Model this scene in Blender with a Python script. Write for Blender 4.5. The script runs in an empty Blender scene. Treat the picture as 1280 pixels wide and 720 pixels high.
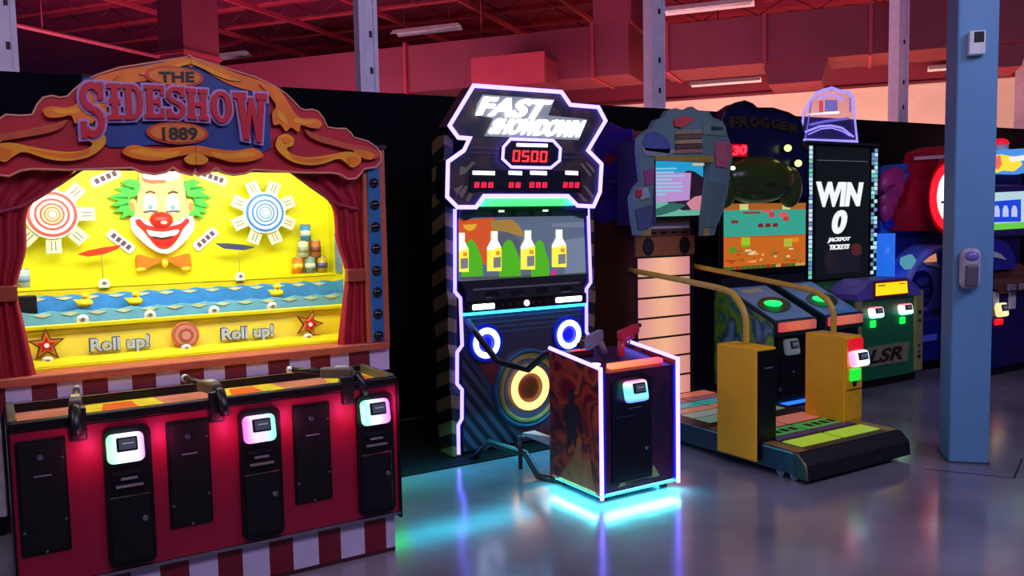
import bpy, bmesh, math, random
from mathutils import Matrix, Vector
from math import sin, cos, pi, radians as rad
random.seed(7)
S = bpy.context.scene
COL = S.collection
# ------------------------------------------------------------------ camera
F = 1070.0; EYE = 1.55
RM = (Matrix.Rotation(-rad(31.7), 3, 'Z') @ Matrix.Rotation(pi/2 - rad(4.5), 3, 'X') @ Matrix.Rotation(-0.02, 3, 'Z'))
cd = bpy.data.cameras.new('camera'); cam = bpy.data.objects.new('camera', cd); COL.objects.link(cam)
cam.matrix_world = Matrix.Translation((0, 0, EYE)) @ RM.to_4x4()
cd.sensor_width = 36; cd.lens = F / 1280 * 36; cd.clip_end = 100
S.camera = cam
def ray(px, py): return RM @ Vector(((px - 640) / F, (360 - py) / F, -1.0))
def at(px, py, Y):            # surveyed point on the upright plane y = Y -> (x, z)
    d = ray(px, py); t = Y / d.y
    return (t * d.x, EYE + t * d.z)
def pts(lst, Y): return [at(x, y, Y) for x, y in lst]
def at3(px, py, Y): x, z = at(px, py, Y); return Vector((x, Y, z))

# ------------------------------------------------------------------ materials
def lin(c):
    c = c / 255.0
    return c / 12.92 if c <= 0.04045 else ((c + 0.055) / 1.055) ** 2.4
def rgb(c): return (lin(c[0]), lin(c[1]), lin(c[2]), 1)
MC = {}
def M(c, rough=0.5, metal=0.0, noise=0.12, scale=14, spec=0.5, coat=0):
    k = ('m', c, rough, metal, noise, scale, spec, coat)
    if k in MC: return MC[k]
    m = bpy.data.materials.new('surface'); m.use_nodes = True
    nt = m.node_tree; b = nt.nodes['Principled BSDF']
    b.inputs['Roughness'].default_value = rough; b.inputs['Metallic'].default_value = metal
    b.inputs['Specular IOR Level'].default_value = spec; b.inputs['Coat Weight'].default_value = coat
    tc = nt.nodes.new('ShaderNodeTexCoord'); n = nt.nodes.new('ShaderNodeTexNoise')
    n.inputs['Scale'].default_value = scale; n.inputs['Detail'].default_value = 3
    nt.links.new(tc.outputs['Object'], n.inputs['Vector'])
    r = nt.nodes.new('ShaderNodeValToRGB'); base = rgb(c)
    r.color_ramp.elements[0].position = 0.3; r.color_ramp.elements[1].position = 0.7
    r.color_ramp.elements[0].color = tuple(v * (1 - noise) for v in base[:3]) + (1,)
    r.color_ramp.elements[1].color = tuple(min(1, v * (1 + noise)) for v in base[:3]) + (1,)
    nt.links.new(n.outputs['Fac'], r.inputs['Fac']); nt.links.new(r.outputs['Color'], b.inputs['Base Color'])
    MC[k] = m; return m
def E(c, s=1.0, base=None):
    k = ('e', c, s, base)
    if k in MC: return MC[k]
    m = bpy.data.materials.new('glow'); m.use_nodes = True
    b = m.node_tree.nodes['Principled BSDF']
    b.inputs['Base Color'].default_value = rgb(base if base else tuple(int(v * .5) for v in c))
    b.inputs['Roughness'].default_value = 0.35
    b.inputs['Emission Color'].default_value = rgb(c); b.inputs['Emission Strength'].default_value = s
    MC[k] = m; return m
def ramp_glow(stops, s, axis='X'):           # LED housing whose lamps change colour along it
    m = bpy.data.materials.new('led_gradient'); m.use_nodes = True
    nt = m.node_tree; b = nt.nodes['Principled BSDF']
    tc = nt.nodes.new('ShaderNodeTexCoord'); sp = nt.nodes.new('ShaderNodeSeparateXYZ')
    r = nt.nodes.new('ShaderNodeValToRGB'); el = r.color_ramp.elements
    while len(el) < len(stops): el.new(0.5)
    for e, (p, c) in zip(el, stops): e.position = p; e.color = rgb(c)
    nt.links.new(tc.outputs['Generated'], sp.inputs[0]); nt.links.new(sp.outputs[axis], r.inputs['Fac'])
    nt.links.new(r.outputs['Color'], b.inputs['Emission Color']); b.inputs['Emission Strength'].default_value = s
    b.inputs['Base Color'].default_value = (.3, .3, .3, 1)
    return m
def stripes(c1, c2, period, dirv, duty=0.5, rough=0.5):   # printed diagonal hazard / chevron stripes
    m = bpy.data.materials.new('printed_stripes'); m.use_nodes = True
    nt = m.node_tree; b = nt.nodes['Principled BSDF']; b.inputs['Roughness'].default_value = rough
    tc = nt.nodes.new('ShaderNodeTexCoord'); dt = nt.nodes.new('ShaderNodeVectorMath'); dt.operation = 'DOT_PRODUCT'
    dt.inputs[1].default_value = tuple(v / period for v in dirv)
    fr = nt.nodes.new('ShaderNodeMath'); fr.operation = 'FRACT'
    gt = nt.nodes.new('ShaderNodeMath'); gt.operation = 'GREATER_THAN'; gt.inputs[1].default_value = duty
    mx = nt.nodes.new('ShaderNodeMixRGB'); mx.inputs[1].default_value = rgb(c1); mx.inputs[2].default_value = rgb(c2)
    nt.links.new(tc.outputs['Object'], dt.inputs[0]); nt.links.new(dt.outputs['Value'], fr.inputs[0])
    nt.links.new(fr.outputs[0], gt.inputs[0]); nt.links.new(gt.outputs[0], mx.inputs[0])
    nt.links.new(mx.outputs[0], b.inputs['Base Color']); return m
def blotch(cols, scale, rough=0.45, dist=0.0):             # printed artwork of soft colour patches
    m = bpy.data.materials.new('printed_art'); m.use_nodes = True
    nt = m.node_tree; b = nt.nodes['Principled BSDF']; b.inputs['Roughness'].default_value = rough
    tc = nt.nodes.new('ShaderNodeTexCoord'); n = nt.nodes.new('ShaderNodeTexNoise')
    n.inputs['Scale'].default_value = scale; n.inputs['Detail'].default_value = 2; n.inputs['Distortion'].default_value = dist
    nt.links.new(tc.outputs['Object'], n.inputs['Vector'])
    r = nt.nodes.new('ShaderNodeValToRGB'); el = r.color_ramp.elements
    while len(el) < len(cols): el.new(0.5)
    for i, (e, c) in enumerate(zip(el, cols)): e.position = 0.33 + 0.34 * i / max(1, len(cols) - 1); e.color = rgb(c)
    nt.links.new(n.outputs['Fac'], r.inputs['Fac']); nt.links.new(r.outputs['Color'], b.inputs['Base Color'])
    return m
def glass(c, alpha=0.25, rough=0.05):
    m = bpy.data.materials.new('clear_panel'); m.use_nodes = True
    nt = m.node_tree; out = nt.nodes['Material Output']; b = nt.nodes['Principled BSDF']
    b.inputs['Base Color'].default_value = rgb(c); b.inputs['Roughness'].default_value = rough
    t = nt.nodes.new('ShaderNodeBsdfTransparent'); mx = nt.nodes.new('ShaderNodeMixShader'); mx.inputs[0].default_value = alpha
    nt.links.new(t.outputs[0], mx.inputs[1]); nt.links.new(b.outputs[0], mx.inputs[2]); nt.links.new(mx.outputs[0], out.inputs['Surface'])
    return m

# ------------------------------------------------------------------ mesh builder
ORG = {}
class Q:
    def __init__(s): s.bm = bmesh.new(); s.mats = []
    def _i(s, m):
        if m not in s.mats: s.mats.append(m)
        return s.mats.index(m)
    def _fin(s, faces, m, smooth=False):
        i = s._i(m)
        for f in faces: f.material_index = i; f.smooth = smooth
    def poly(s, vs, m):
        f = s.bm.faces.new([s.bm.verts.new(v) for v in vs]); s._fin([f], m); return s
    def box(s, x0, x1, y0, y1, z0, z1, m, bev=0, seg=2, xf=None):
        t = bmesh.new(); r = bmesh.ops.create_cube(t, size=1)
        for v in r['verts']: v.co = Vector(((x0 + x1) / 2 + v.co.x * (x1 - x0), (y0 + y1) / 2 + v.co.y * (y1 - y0), (z0 + z1) / 2 + v.co.z * (z1 - z0)))
        if bev: bmesh.ops.bevel(t, geom=list(t.edges), offset=bev, segments=seg, affect='EDGES', profile=0.5)
        return s._merge(t, m, xf, bev > 0)
    def _merge(s, t, m, xf=None, smooth=False):
        i = s._i(m); mp = {}
        for v in t.verts: mp[v] = s.bm.verts.new(xf @ v.co if xf else v.co)
        for f in t.faces:
            g = s.bm.faces.new([mp[v] for v in f.verts]); g.material_index = i; g.smooth = False
        t.free(); return s
    def prism(s, p, ax, a, b, m, side=None):
        def mk(u, w, d): return {'y': (u, d, w), 'x': (d, u, w), 'z': (u, w, d)}[ax]
        A = [s.bm.verts.new(mk(u, w, a)) for u, w in p]; B = [s.bm.verts.new(mk(u, w, b)) for u, w in p]
        fs = [s.bm.faces.new(A), s.bm.faces.new(B[::-1])]; n = len(p)
        s._fin(fs, m)
        ss = [s.bm.faces.new((A[i], B[i], B[(i + 1) % n], A[(i + 1) % n])) for i in range(n)]
        s._fin(ss, side or m)
        bmesh.ops.recalc_face_normals(s.bm, faces=fs + ss); return s
    def tube(s, P, r, m, n=8, closed=False, cap=True):
        P = [Vector(p) for p in P]; N = len(P); rings = []
        rr = r if isinstance(r, (list, tuple)) else [r] * N
        up = None
        for i in range(N):
            if closed: a, b = P[i - 1], P[(i + 1) % N]
            else: a, b = P[max(0, i - 1)], P[min(N - 1, i + 1)]
            d1 = (P[i] - a).normalized() if (P[i] - a).length > 1e-9 else (b - P[i]).normalized()
            d2 = (b - P[i]).normalized() if (b - P[i]).length > 1e-9 else d1
            t = (d1 + d2).normalized()
            if up is None:
                up = Vector((0, 0, 1)) if abs(t.z) < .9 else Vector((0, 1, 0))
            u = (up - t * up.dot(t)).normalized(); w = t.cross(u); up = u
            k = 1 / max(.5, math.sqrt(max(1e-4, (1 + d1.dot(d2)) / 2)))
            bis = (d2 - d1)
            ring = []
            for j in range(n):
                o = (u * cos(2 * pi * j / n) + w * sin(2 * pi * j / n)) * rr[i]
                if bis.length > 1e-4:
                    bn = bis.normalized(); o = o + bn * o.dot(bn) * (k - 1)
                ring.append(s.bm.verts.new(P[i] + o))
            rings.append(ring)
        fs = []
        for i in range(N if closed else N - 1):
            A, B = rings[i], rings[(i + 1) % N]
            for j in range(n): fs.append(s.bm.faces.new((A[j], A[(j + 1) % n], B[(j + 1) % n], B[j])))
        if not closed and cap: fs += [s.bm.faces.new(rings[0][::-1]), s.bm.faces.new(rings[-1])]
        s._fin(fs, m, True); return s
    def cyl(s, p, q, r, m, r2=None, n=18): 
        p = Vector(p); q = Vector(q); d = (q - p).normalized()
        u = d.orthogonal().normalized(); w = d.cross(u); r2 = r if r2 is None else r2
        A = [s.bm.verts.new(p + (u * cos(2 * pi * j / n) + w * sin(2 * pi * j / n)) * r) for j in range(n)]
        B = [s.bm.verts.new(q + (u * cos(2 * pi * j / n) + w * sin(2 * pi * j / n)) * r2) for j in range(n)]
        fs = [s.bm.faces.new((A[j], A[(j + 1) % n], B[(j + 1) % n], B[j])) for j in range(n)]
        s._fin(fs, m, True); s._fin([s.bm.faces.new(A[::-1]), s.bm.faces.new(B)], m); return s
    def ell(s, c, r, m, nu=16, nv=10, xf=None):
        t = bmesh.new(); bmesh.ops.create_uvsphere(t, u_segments=nu, v_segments=nv, radius=1)
        for v in t.verts: v.co = Vector((v.co.x * r[0] + c[0], v.co.y * r[1] + c[1], v.co.z * r[2] + c[2]))
        i = s._i(m); mp = {v: s.bm.verts.new(xf @ v.co if xf else v.co) for v in t.verts}
        for f in t.faces: g = s.bm.faces.new([mp[v] for v in f.verts]); g.material_index = i; g.smooth = True
        t.free(); return s
    def ring(s, c, R, r, m, n=40, k=10, flat=1.0):       # torus facing -y
        c = Vector(c)
        P = [[s.bm.verts.new(c + Vector(((R + r * cos(2 * pi * j / k)) * cos(2 * pi * i / n), flat * r * sin(2 * pi * j / k), (R + r * cos(2 * pi * j / k)) * sin(2 * pi * i / n)))) for j in range(k)] for i in range(n)]
        fs = [s.bm.faces.new((P[i][j], P[(i + 1) % n][j], P[(i + 1) % n][(j + 1) % k], P[i][(j + 1) % k])) for i in range(n) for j in range(k)]
        s._fin(fs, m, True); bmesh.ops.recalc_face_normals(s.bm, faces=fs); return s
    def disc(s, c, r, y0, y1, m, n=36, rz=None, side=None):
        return s.prism([(c[0] + r * cos(2 * pi * i / n), c[1] + (rz or r) * sin(2 * pi * i / n)) for i in range(n)], 'y', y0, y1, m, side)
    def text(s, body, corners, y, depth, m, bold=0.0, shear=0.0, spacing=1.0):
        # lettering set into the four-sided field corners = (bl, br, tr, tl) in (x, z), raised from plane y towards -y
        cu = bpy.data.curves.new('lettering', 'FONT'); cu.body = body; cu.offset = bold; cu.shear = shear
        cu.extrude = 0.5; cu.resolution_u = 4; cu.space_character = spacing; cu.align_x = 'LEFT'
        o = bpy.data.objects.new('lettering', cu); COL.objects.link(o)
        dg = bpy.context.evaluated_depsgraph_get(); dg.update()
        me = bpy.data.meshes.new_from_object(o.evaluated_get(dg)); bpy.data.objects.remove(o)
        xs = [v.co.x for v in me.vertices]; ys = [v.co.y for v in me.vertices]
        x0, x1, y0, y1 = min(xs), max(xs), min(ys), max(ys)
        bl, br, tr, tl = [Vector(c) for c in corners]; i = s._i(m); vs = []
        for v in me.vertices:
            u = (v.co.x - x0) / (x1 - x0); w = (v.co.y - y0) / (y1 - y0)
            p = (bl * (1 - u) + br * u) * (1 - w) + (tl * (1 - u) + tr * u) * w
            vs.append(s.bm.verts.new((p.x, y - depth * (0.5 + v.co.z), p.y)))
        for f in me.polygons:
            try: g = s.bm.faces.new([vs[j] for j in f.vertices]); g.material_index = i
            except ValueError: pass
        bpy.data.meshes.remove(me); bpy.data.curves.remove(cu); return s
    def done(s, name, parent=None, label=None, loc=None):
        me = bpy.data.meshes.new(name)
        org = ORG[parent.name] if parent else Vector(loc or (0, 0, 0))
        bmesh.ops.translate(s.bm, verts=list(s.bm.verts), vec=-org)
        s.bm.to_mesh(me); s.bm.free()
        for m in s.mats: me.materials.append(m)
        o = bpy.data.objects.new(name, me); COL.objects.link(o)
        if parent: o.parent = parent
        else: o.location = org
        ORG[o.name] = org
        if label: o['label'] = label
        return o
def thing(name, label, cat, loc, group=None):
    o = bpy.data.objects.new(name, None); o.empty_display_size = .1; COL.objects.link(o); o.location = loc
    ORG[o.name] = Vector(loc); o['label'] = label; o['category'] = cat
    if group: o['group'] = group
    return o
def tag(o, label, cat, group=None, kind=None):
    o['label'] = label; o['category'] = cat
    if group: o['group'] = group
    if kind: o['kind'] = kind
    return o
def struct(o): o['kind'] = 'structure'; return o
def area(name, loc, tgt, sx, sy, w, c, spread=180):
    l = bpy.data.lights.new(name, 'AREA'); l.shape = 'RECTANGLE'; l.size = sx; l.size_y = sy; l.energy = w
    l.color = rgb(c)[:3]; l.spread = rad(spread)
    o = bpy.data.objects.new(name, l); COL.objects.link(o); o.location = loc
    o.rotation_euler = (Vector(tgt) - Vector(loc)).to_track_quat('-Z', 'Y').to_euler(); return o

BLACK = M((8, 8, 13), .4, noise=.2, spec=.3); NAVY = M((12, 14, 30), .4); DARK = M((15, 15, 20), .45, spec=.3)
CHROME = M((170, 170, 180), .25, 1.0); GREY = M((110, 110, 118), .5); WHITE = M((225, 222, 228), .45)
def lerp(a, b, t): return a + (b - a) * t
def smooth(P, k=4):                    # Catmull-Rom through 2-D or 3-D points
    P = [Vector(p) for p in P]; out = []
    for i in range(len(P) - 1):
        p0 = P[max(0, i - 1)]; p1 = P[i]; p2 = P[i + 1]; p3 = P[min(len(P) - 1, i + 2)]
        for j in range(k):
            t = j / k
            out.append(0.5 * ((2 * p1) + (p2 - p0) * t + (2 * p0 - 5 * p1 + 4 * p2 - p3) * t * t + (3 * p1 - p0 - 3 * p2 + p3) * t ** 3))
    out.append(P[-1]); return out
def card_reader(parent, x, y, z, stops, s=2.2, w=.135, h=.105, lab=None, axis='X'):
    # swipe reader: lit rounded bezel leaning out of the panel, dark tilted display
    R = Matrix.Translation((x, y, z)) @ Matrix.Rotation(rad(-12), 4, 'X')
    q = Q(); q.box(-w / 2, w / 2, -.05, .005, -h / 2, h / 2, ramp_glow(stops, s, axis), .022, 3, R)
    o = q.done('card_reader', parent, lab)
    q = Q(); q.box(-w * .26, w * .30, -.062, -.045, -h * .12, h * .36, DARK, .004, 1, R)
    q.box(-w * .20, w * .25, -.0635, -.06, -h * .05, h * .30, E((90, 96, 120), .35), 0, 1, R)
    q.box(-w * .11, w * .2, -.0645, -.062, h * .13, h * .17, E((170, 175, 200), .5), 0, 1, R)
    q.done('display', o); return o
def seg7(q, ch, x, z, w, h, y, d, m, sl=.12):
    t = w * .2; on = {'0': 'abcdef', '5': 'afgcd', '8': 'abcdefg'}[ch]; g = t * .18
    L = {'a': (g, h - t, w - g, h), 'd': (g, 0, w - g, t), 'g': (g, h / 2 - t / 2, w - g, h / 2 + t / 2), 'f': (0, h / 2 + g, t, h - g), 'b': (w - t, h / 2 + g, w, h - g), 'e': (0, g, t, h / 2 - g), 'c': (w - t, g, w, h / 2 - g)}
    for k in on:
        a, b, c, e = L[k]
        q.prism([(x + a + sl * b, z + b), (x + c + sl * b, z + b), (x + c + sl * e, z + e), (x + a + sl * e, z + e)], 'y', y - d, y, m)
# ================================================================== SETTING
A_ = Vector((.806, .592, 0)); B_ = Vector((.592, -.806, 0))       # the hall's own axes
def ab(a, b, z): v = A_ * a + B_ * b; return Vector((v.x, v.y, z))
def abbox(q, a0, a1, b0, b1, z0, z1, m):
    X = Matrix(((.806, .592, 0, 0), (.592, -.806, 0, 0), (0, 0, 1, 0), (0, 0, 0, 1)))
    return q.box(a0, a1, b0, b1, z0, z1, m, 0, 1, X)
# polished concrete
fm = bpy.data.materials.new('polished_concrete'); fm.use_nodes = True; nt = fm.node_tree; b = nt.nodes['Principled BSDF']
tc = nt.nodes.new('ShaderNodeTexCoord')
n1 = nt.nodes.new('ShaderNodeTexNoise'); n1.inputs['Scale'].default_value = 1.3; n1.inputs['Detail'].default_value = 6
n2 = nt.nodes.new('ShaderNodeTexNoise'); n2.inputs['Scale'].default_value = 5; n2.inputs['Detail'].default_value = 5
n3 = nt.nodes.new('ShaderNodeTexVoronoi'); n3.inputs['Scale'].default_value = 2.3
for n in (n1, n2, n3): nt.links.new(tc.outputs['Object'], n.inputs['Vector'])
r1 = nt.nodes.new('ShaderNodeValToRGB'); r1.color_ramp.elements[0].position = .3; r1.color_ramp.elements[1].position = .72
r1.color_ramp.elements[0].color = rgb((100, 97, 112)); r1.color_ramp.elements[1].color = rgb((146, 140, 152))
nt.links.new(n1.outputs['Fac'], r1.inputs['Fac'])
r3 = nt.nodes.new('ShaderNodeValToRGB'); r3.color_ramp.elements[0].position = .035; r3.color_ramp.elements[1].position = .05
r3.color_ramp.elements[0].color = (.12, .1, .12, 1); r3.color_ramp.elements[1].color = (1, 1, 1, 1)
nt.links.new(n3.outputs['Distance'], r3.inputs['Fac'])
mx = nt.nodes.new('ShaderNodeMixRGB'); mx.blend_type = 'MULTIPLY'; mx.inputs[0].default_value = 1
nt.links.new(r1.outputs[0], mx.inputs[1]); nt.links.new(r3.outputs[0], mx.inputs[2]); nt.links.new(mx.outputs[0], b.inputs['Base Color'])
mr = nt.nodes.new('ShaderNodeMapRange'); mr.inputs['To Min'].default_value = .12; mr.inputs['To Max'].default_value = .26
nt.links.new(n2.outputs['Fac'], mr.inputs['Value']); nt.links.new(mr.outputs[0], b.inputs['Roughness'])
bp = nt.nodes.new('ShaderNodeBump'); bp.inputs['Strength'].default_value = .06; bp.inputs['Distance'].default_value = .02
nt.links.new(n2.outputs['Fac'], bp.inputs['Height']); nt.links.new(bp.outputs[0], b.inputs['Normal'])
b.inputs['Specular IOR Level'].default_value = .75; b.inputs['Coat Weight'].default_value = .25; b.inputs['Coat Roughness'].default_value = .12
FLOORM = fm
q = Q(); q.box(-9, 26, -4, 26, -.1, 0, fm)
CR = M((40, 38, 50), .8)
J = [(4.78, 3.02), (5.02, 2.62), (5.45, 2.80)]
for p, r in zip(J, J[1:]): 
    d = Vector((r[0] - p[0], r[1] - p[1])).normalized() * .006; nn = (-d.y, d.x)
    q.prism([(p[0] + nn[0], p[1] + nn[1]), (r[0] + nn[0], r[1] + nn[1]), (r[0] - nn[0], r[1] - nn[1]), (p[0] - nn[0], p[1] - nn[1])], 'z', -.01, .0008, CR)
struct(q.done('floor'))
# ceiling
RED = M((120, 14, 44), .6, noise=.15, scale=2); REDD = M((88, 8, 36), .65, noise=.2, scale=1.5); REDL = M((165, 40, 60), .55, noise=.1, scale=2)
q = Q(); q.box(-9, 26, -4, 26, 5.0, 5.1, M((130, 14, 62), .6, noise=.25, scale=.8)); struct(q.done('ceiling'))
# black partition behind the machines
q = Q()
yw = lambda x: 6.3 - .0545 * x
BK = M((5, 7, 18), .9, noise=.2, scale=3, spec=.1)
q.prism([(-5, yw(-5)), (14, yw(14)), (14, yw(14) + .1), (-5, yw(-5) + .1)], 'z', 0, 2.545, BK)
struct(q.done('wall_back'))
# far wall of the hall: cream below, red above
q = Q(); CREAM = M((226, 188, 180), .7, noise=.06, scale=3)
abbox(q, 15.4, 15.6, -16, 14, 0, 3.58, CREAM); abbox(q, 15.4, 15.6, -16, 14, 3.64, 5.0, M((122, 10, 44), .65, noise=.12, scale=1.2))
abbox(q, 15.36, 15.6, -16, 14, 3.58, 3.60, M((220, 190, 185), .5)); abbox(q, 15.33, 15.6, -16, 14, 3.60, 3.64, M((110, 16, 40), .6))
struct(q.done('wall_far'))
# joists under the deck
for i in range(9):
    a = 7.2 + i * 1.0
    q = Q()
    abbox(q, a, a + .05, -12, 4, 4.93, 5.0, REDL); abbox(q, a + .01, a + .04, -12, 4, 4.66, 4.69, REDL)
    for k in range(36):
        b0 = -11.6 + k * .44; z0, z1 = (4.68, 4.94) if k % 2 else (4.94, 4.68)
        q.tube([ab(a + .025, b0, z0), ab(a + .025, b0 + .44, z1)], .012, REDD, 5)
    o = q.done('ceiling_joist', None, None, ab(a, -4, 4.66))
    tag(o, 'thin red lattice joist crossing under the red ceiling deck', 'joist', 'lattice joists under the ceiling', 'structure')
for i, bb in enumerate((-9.4, -8.0, -6.6, -5.2, -3.9)):
    q = Q(); abbox(q, 6.4, 15.3, bb, bb + .05, 4.6, 4.66, REDL)
    tag(q.done('ceiling_bridging', None, None, ab(10, bb, 4.6)), 'straight red rail running under the ceiling joists', 'rail', 'rails under the joists', 'structure')
# posts behind the partition
PL = M((214, 200, 226), .45, noise=.08)
for x, w, lab in ((.20, .13, 'pale lavender post at the far left behind the lettered clown booth sign'), (2.66, .13, 'pale lavender post between the clown booth sign and the neon outlined shooting sign'),
               (5.50, .14, 'pale lavender post above the scalloped dance game sign'), (8.98, .16, 'pale lavender post above the tall dark WIN screen'), (11.4, .17, 'pale lavender post just behind the blue pillar at right')):
    t = thing('steel_post', lab, 'post', (x, yw(x) + .25, 0), 'posts behind the black partition')
    q = Q(); y = yw(x) + .25; q.box(x - w / 2, x + w / 2, y - .03, y + .1, 0, 5.0, PL, .008, 1)
    q.box(x - w / 2 - .012, x - w / 2 + .02, y - .045, y - .03, 0, 5.0, PL); q.box(x + w / 2 - .02, x + w / 2 + .012, y - .045, y - .03, 0, 5.0, PL); q.done('shaft', t)
    for z in (2.72, 3.0, 3.45): q = Q(); q.box(x + .01, x + .035, y - .034, y - .028, z, z + .05, DARK); q.done('slot', t, 'dark slot hole in the post face')
# blue pillar
ang = rad(-46); PX = Matrix.Translation((5.017, 3.013, 0)) @ Matrix.Rotation(ang, 4, 'Z')
PB = M((98, 146, 190), .5, noise=.05, scale=3)
q = Q(); q.box(0, .225, 0, .28, 0, 5.0, PB, .012, 2, PX)
q.box(-.006, .231, -.006, .286, 0, .012, M((60, 70, 90), .6), 0, 1, PX)
tag(q.done('pillar', None, None, (5.2, 3.05, 0)), 'square light blue boxed pillar standing on the floor at right', 'pillar', None, 'structure')
t = thing('hand_sanitizer_dispenser', 'pale plastic oval dispenser mounted on the blue pillar at waist height', 'dispenser', PX @ Vector((.11, 0, 1.16)))
def pz(px, py):   # height on the pillar front
    d = ray(px, py); n = PX.to_3x3() @ Vector((0, -1, 0)); o = PX @ Vector((0, 0, 0)); k = (o - Vector((0, 0, EYE))).dot(n) / d.dot(n); return PX.inverted() @ (Vector((0, 0, EYE)) + d * k)
c = pz(1210, 336); DX = PX @ Matrix.Translation((c.x, 0, c.z))
q = Q(); q.box(-.06, .06, -.085, 0, -.12, .13, M((176, 170, 190), .35), .045, 4, DX); q.done('housing', t)
q = Q(); q.box(-.035, .035, -.10, -.08, -.10, .03, M((96, 84, 104), .4), .012, 2, DX); q.done('window', t, 'dull greyish refill window')
q = Q(); q.ell((0, -.08, .08), (.04, .02, .03), M((120, 110, 190), .2), 14, 8, DX); q.done('push_dome', t, 'violet tinted rounded top')
c = pz(1219, 55); DX = PX @ Matrix.Translation((c.x, 0, c.z))
t = thing('wall_sensor', 'small white box with a dark window high on the blue pillar', 'sensor', PX @ Vector((c.x, 0, c.z)))
q = Q(); q.box(-.045, .045, -.05, 0, -.07, .07, WHITE, .006, 1, DX); q.done('case', t)
q = Q(); q.box(-.018, .035, -.054, -.048, 0, .062, DARK, .003, 1, DX); q.done('window', t, 'dark sensor window')
# strip lights
LM = M((240, 232, 232), .5)
def strip_light(a, b0, b1, z, lab, wall=False):
    m = (b0 + b1) / 2; t = thing('strip_light', lab, 'light', ab(a, m, z), 'unlit strip lights of the hall')
    X = Matrix.Translation(ab(a, m, z)) @ Matrix(((.806, .592, 0, 0), (.592, -.806, 0, 0), (0, 0, 1, 0), (0, 0, 0, 1)))
    L = (b1 - b0) / 2; q = Q()
    pr = [(-.13, 0), (-.05, .07), (.05, .07), (.13, 0), (.11, 0), (.04, .05), (-.04, .05), (-.11, 0)]
    u = Q(); u.prism(pr, 'x', -L, L, LM)
    Rz = Matrix.Rotation(pi / 2, 4, 'Z')
    bmesh.ops.transform(u.bm, matrix=X @ Rz, verts=list(u.bm.verts)); u.done('reflector', t)
    q.cyl(X @ Vector((-.05, -L + .04, .025)), X @ Vector((-.05, L - .04, .025)), .016, WHITE, n=8)
    q.cyl(X @ Vector((.05, -L + .04, .025)), X @ Vector((.05, L - .04, .025)), .016, WHITE, n=8); q.done('lamp_tube', t)
    for k in (-.7, .7):
        q = Q()
        if wall: q.box(0, .35, k * L - .02, k * L + .02, .03, .06, LM, 0, 1, X)
        else: q.cyl(X @ Vector((0, k * L, .06)), X @ Vector((0, k * L, 5.0 - z)), .003, REDD, n=6)
        q.done('hanger', t)
strip_light(11.3, -6.35, -5.3, 4.3, 'white strip light hanging between the first lavender post and the shooting sign')
strip_light(10.7, -2.235, -1.168, 4.05, 'white strip light hanging highest to the right of the middle lavender post')
strip_light(11.5, -9.85, -9.2, 4.3, 'white strip light showing just right of the red vertical duct above the clown sign')
strip_light(15.1, -2.7, -1.53, 3.80, 'white strip light low on the red wall above the scalloped and domed game signs', True)
strip_light(15.1, 1.0, 1.95, 3.76, 'white strip light low on the red wall half hidden by the blue pillar', True)
# ducts
DU = M((128, 34, 58), .6, noise=.12, scale=2)
def hang(t, spots, z):
    for a, b_ in spots:
        q = Q(); q.cyl(ab(a, b_, z), ab(a, b_, 5.0), .01, REDL, n=6); q.done('hanger_rod', t)
t = thing('air_duct', 'long red rectangular duct behind the shooting sign turning up into a riser', 'duct', ab(11.3, -5, 3.4))
q = Q(); abbox(q, 10.95, 11.9, -9.5, -2.75, 3.4, 4.05, DU); q.done('trunk', t)
q = Q(); abbox(q, 10.9, 11.95, -3.2, -2.70, 4.05, 5.0, DU); q.done('riser', t)
for b0 in (-3.24, -6.0): q = Q(); abbox(q, 10.9, 11.95, b0, b0 + .04, 3.38, 4.09, REDL); q.done('flange', t)
q = Q(); abbox(q, 10.3, 10.95, -4.6, -3.7, 3.3, 3.62, DU); abbox(q, 10.25, 10.3, -4.65, -3.65, 3.27, 3.65, REDL); q.done('branch', t)
hang(t, [(11.4, -7), (11.4, -5)], 4.05)
t = thing('air_duct', 'red rectangular duct hung right of the middle post with two boxy outlets below', 'duct', ab(11.5, 0, 3.4))
q = Q(); abbox(q, 11.1, 12.0, -2.4, 3.6, 3.42, 4.0, DU); q.done('trunk', t)
for b0 in (-1.1, 1.0):
    q = Q(); u = [(b0, 3.42), (b0 + .75, 3.42), (b0 + .68, 3.16), (b0 + .06, 3.16)]
    vs0 = [ab(11.15, p, z) for p, z in u]; vs1 = [ab(11.95, p, z) for p, z in u]
    q.poly(vs0, DU); q.poly(vs1[::-1], DU)
    for i in range(4): q.poly([vs0[i], vs1[i], vs1[(i + 1) % 4], vs0[(i + 1) % 4]], DU)
    q.done('outlet', t)
for k in range(5): q = Q(); abbox(q, 11.07, 12.03, -2.3 + k * 1.2, -2.26 + k * 1.2, 3.4, 4.02, REDL); q.done('flange', t)
hang(t, [(11.5, -1.7), (11.5, .6), (11.5, 2.6)], 4.0)
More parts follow.
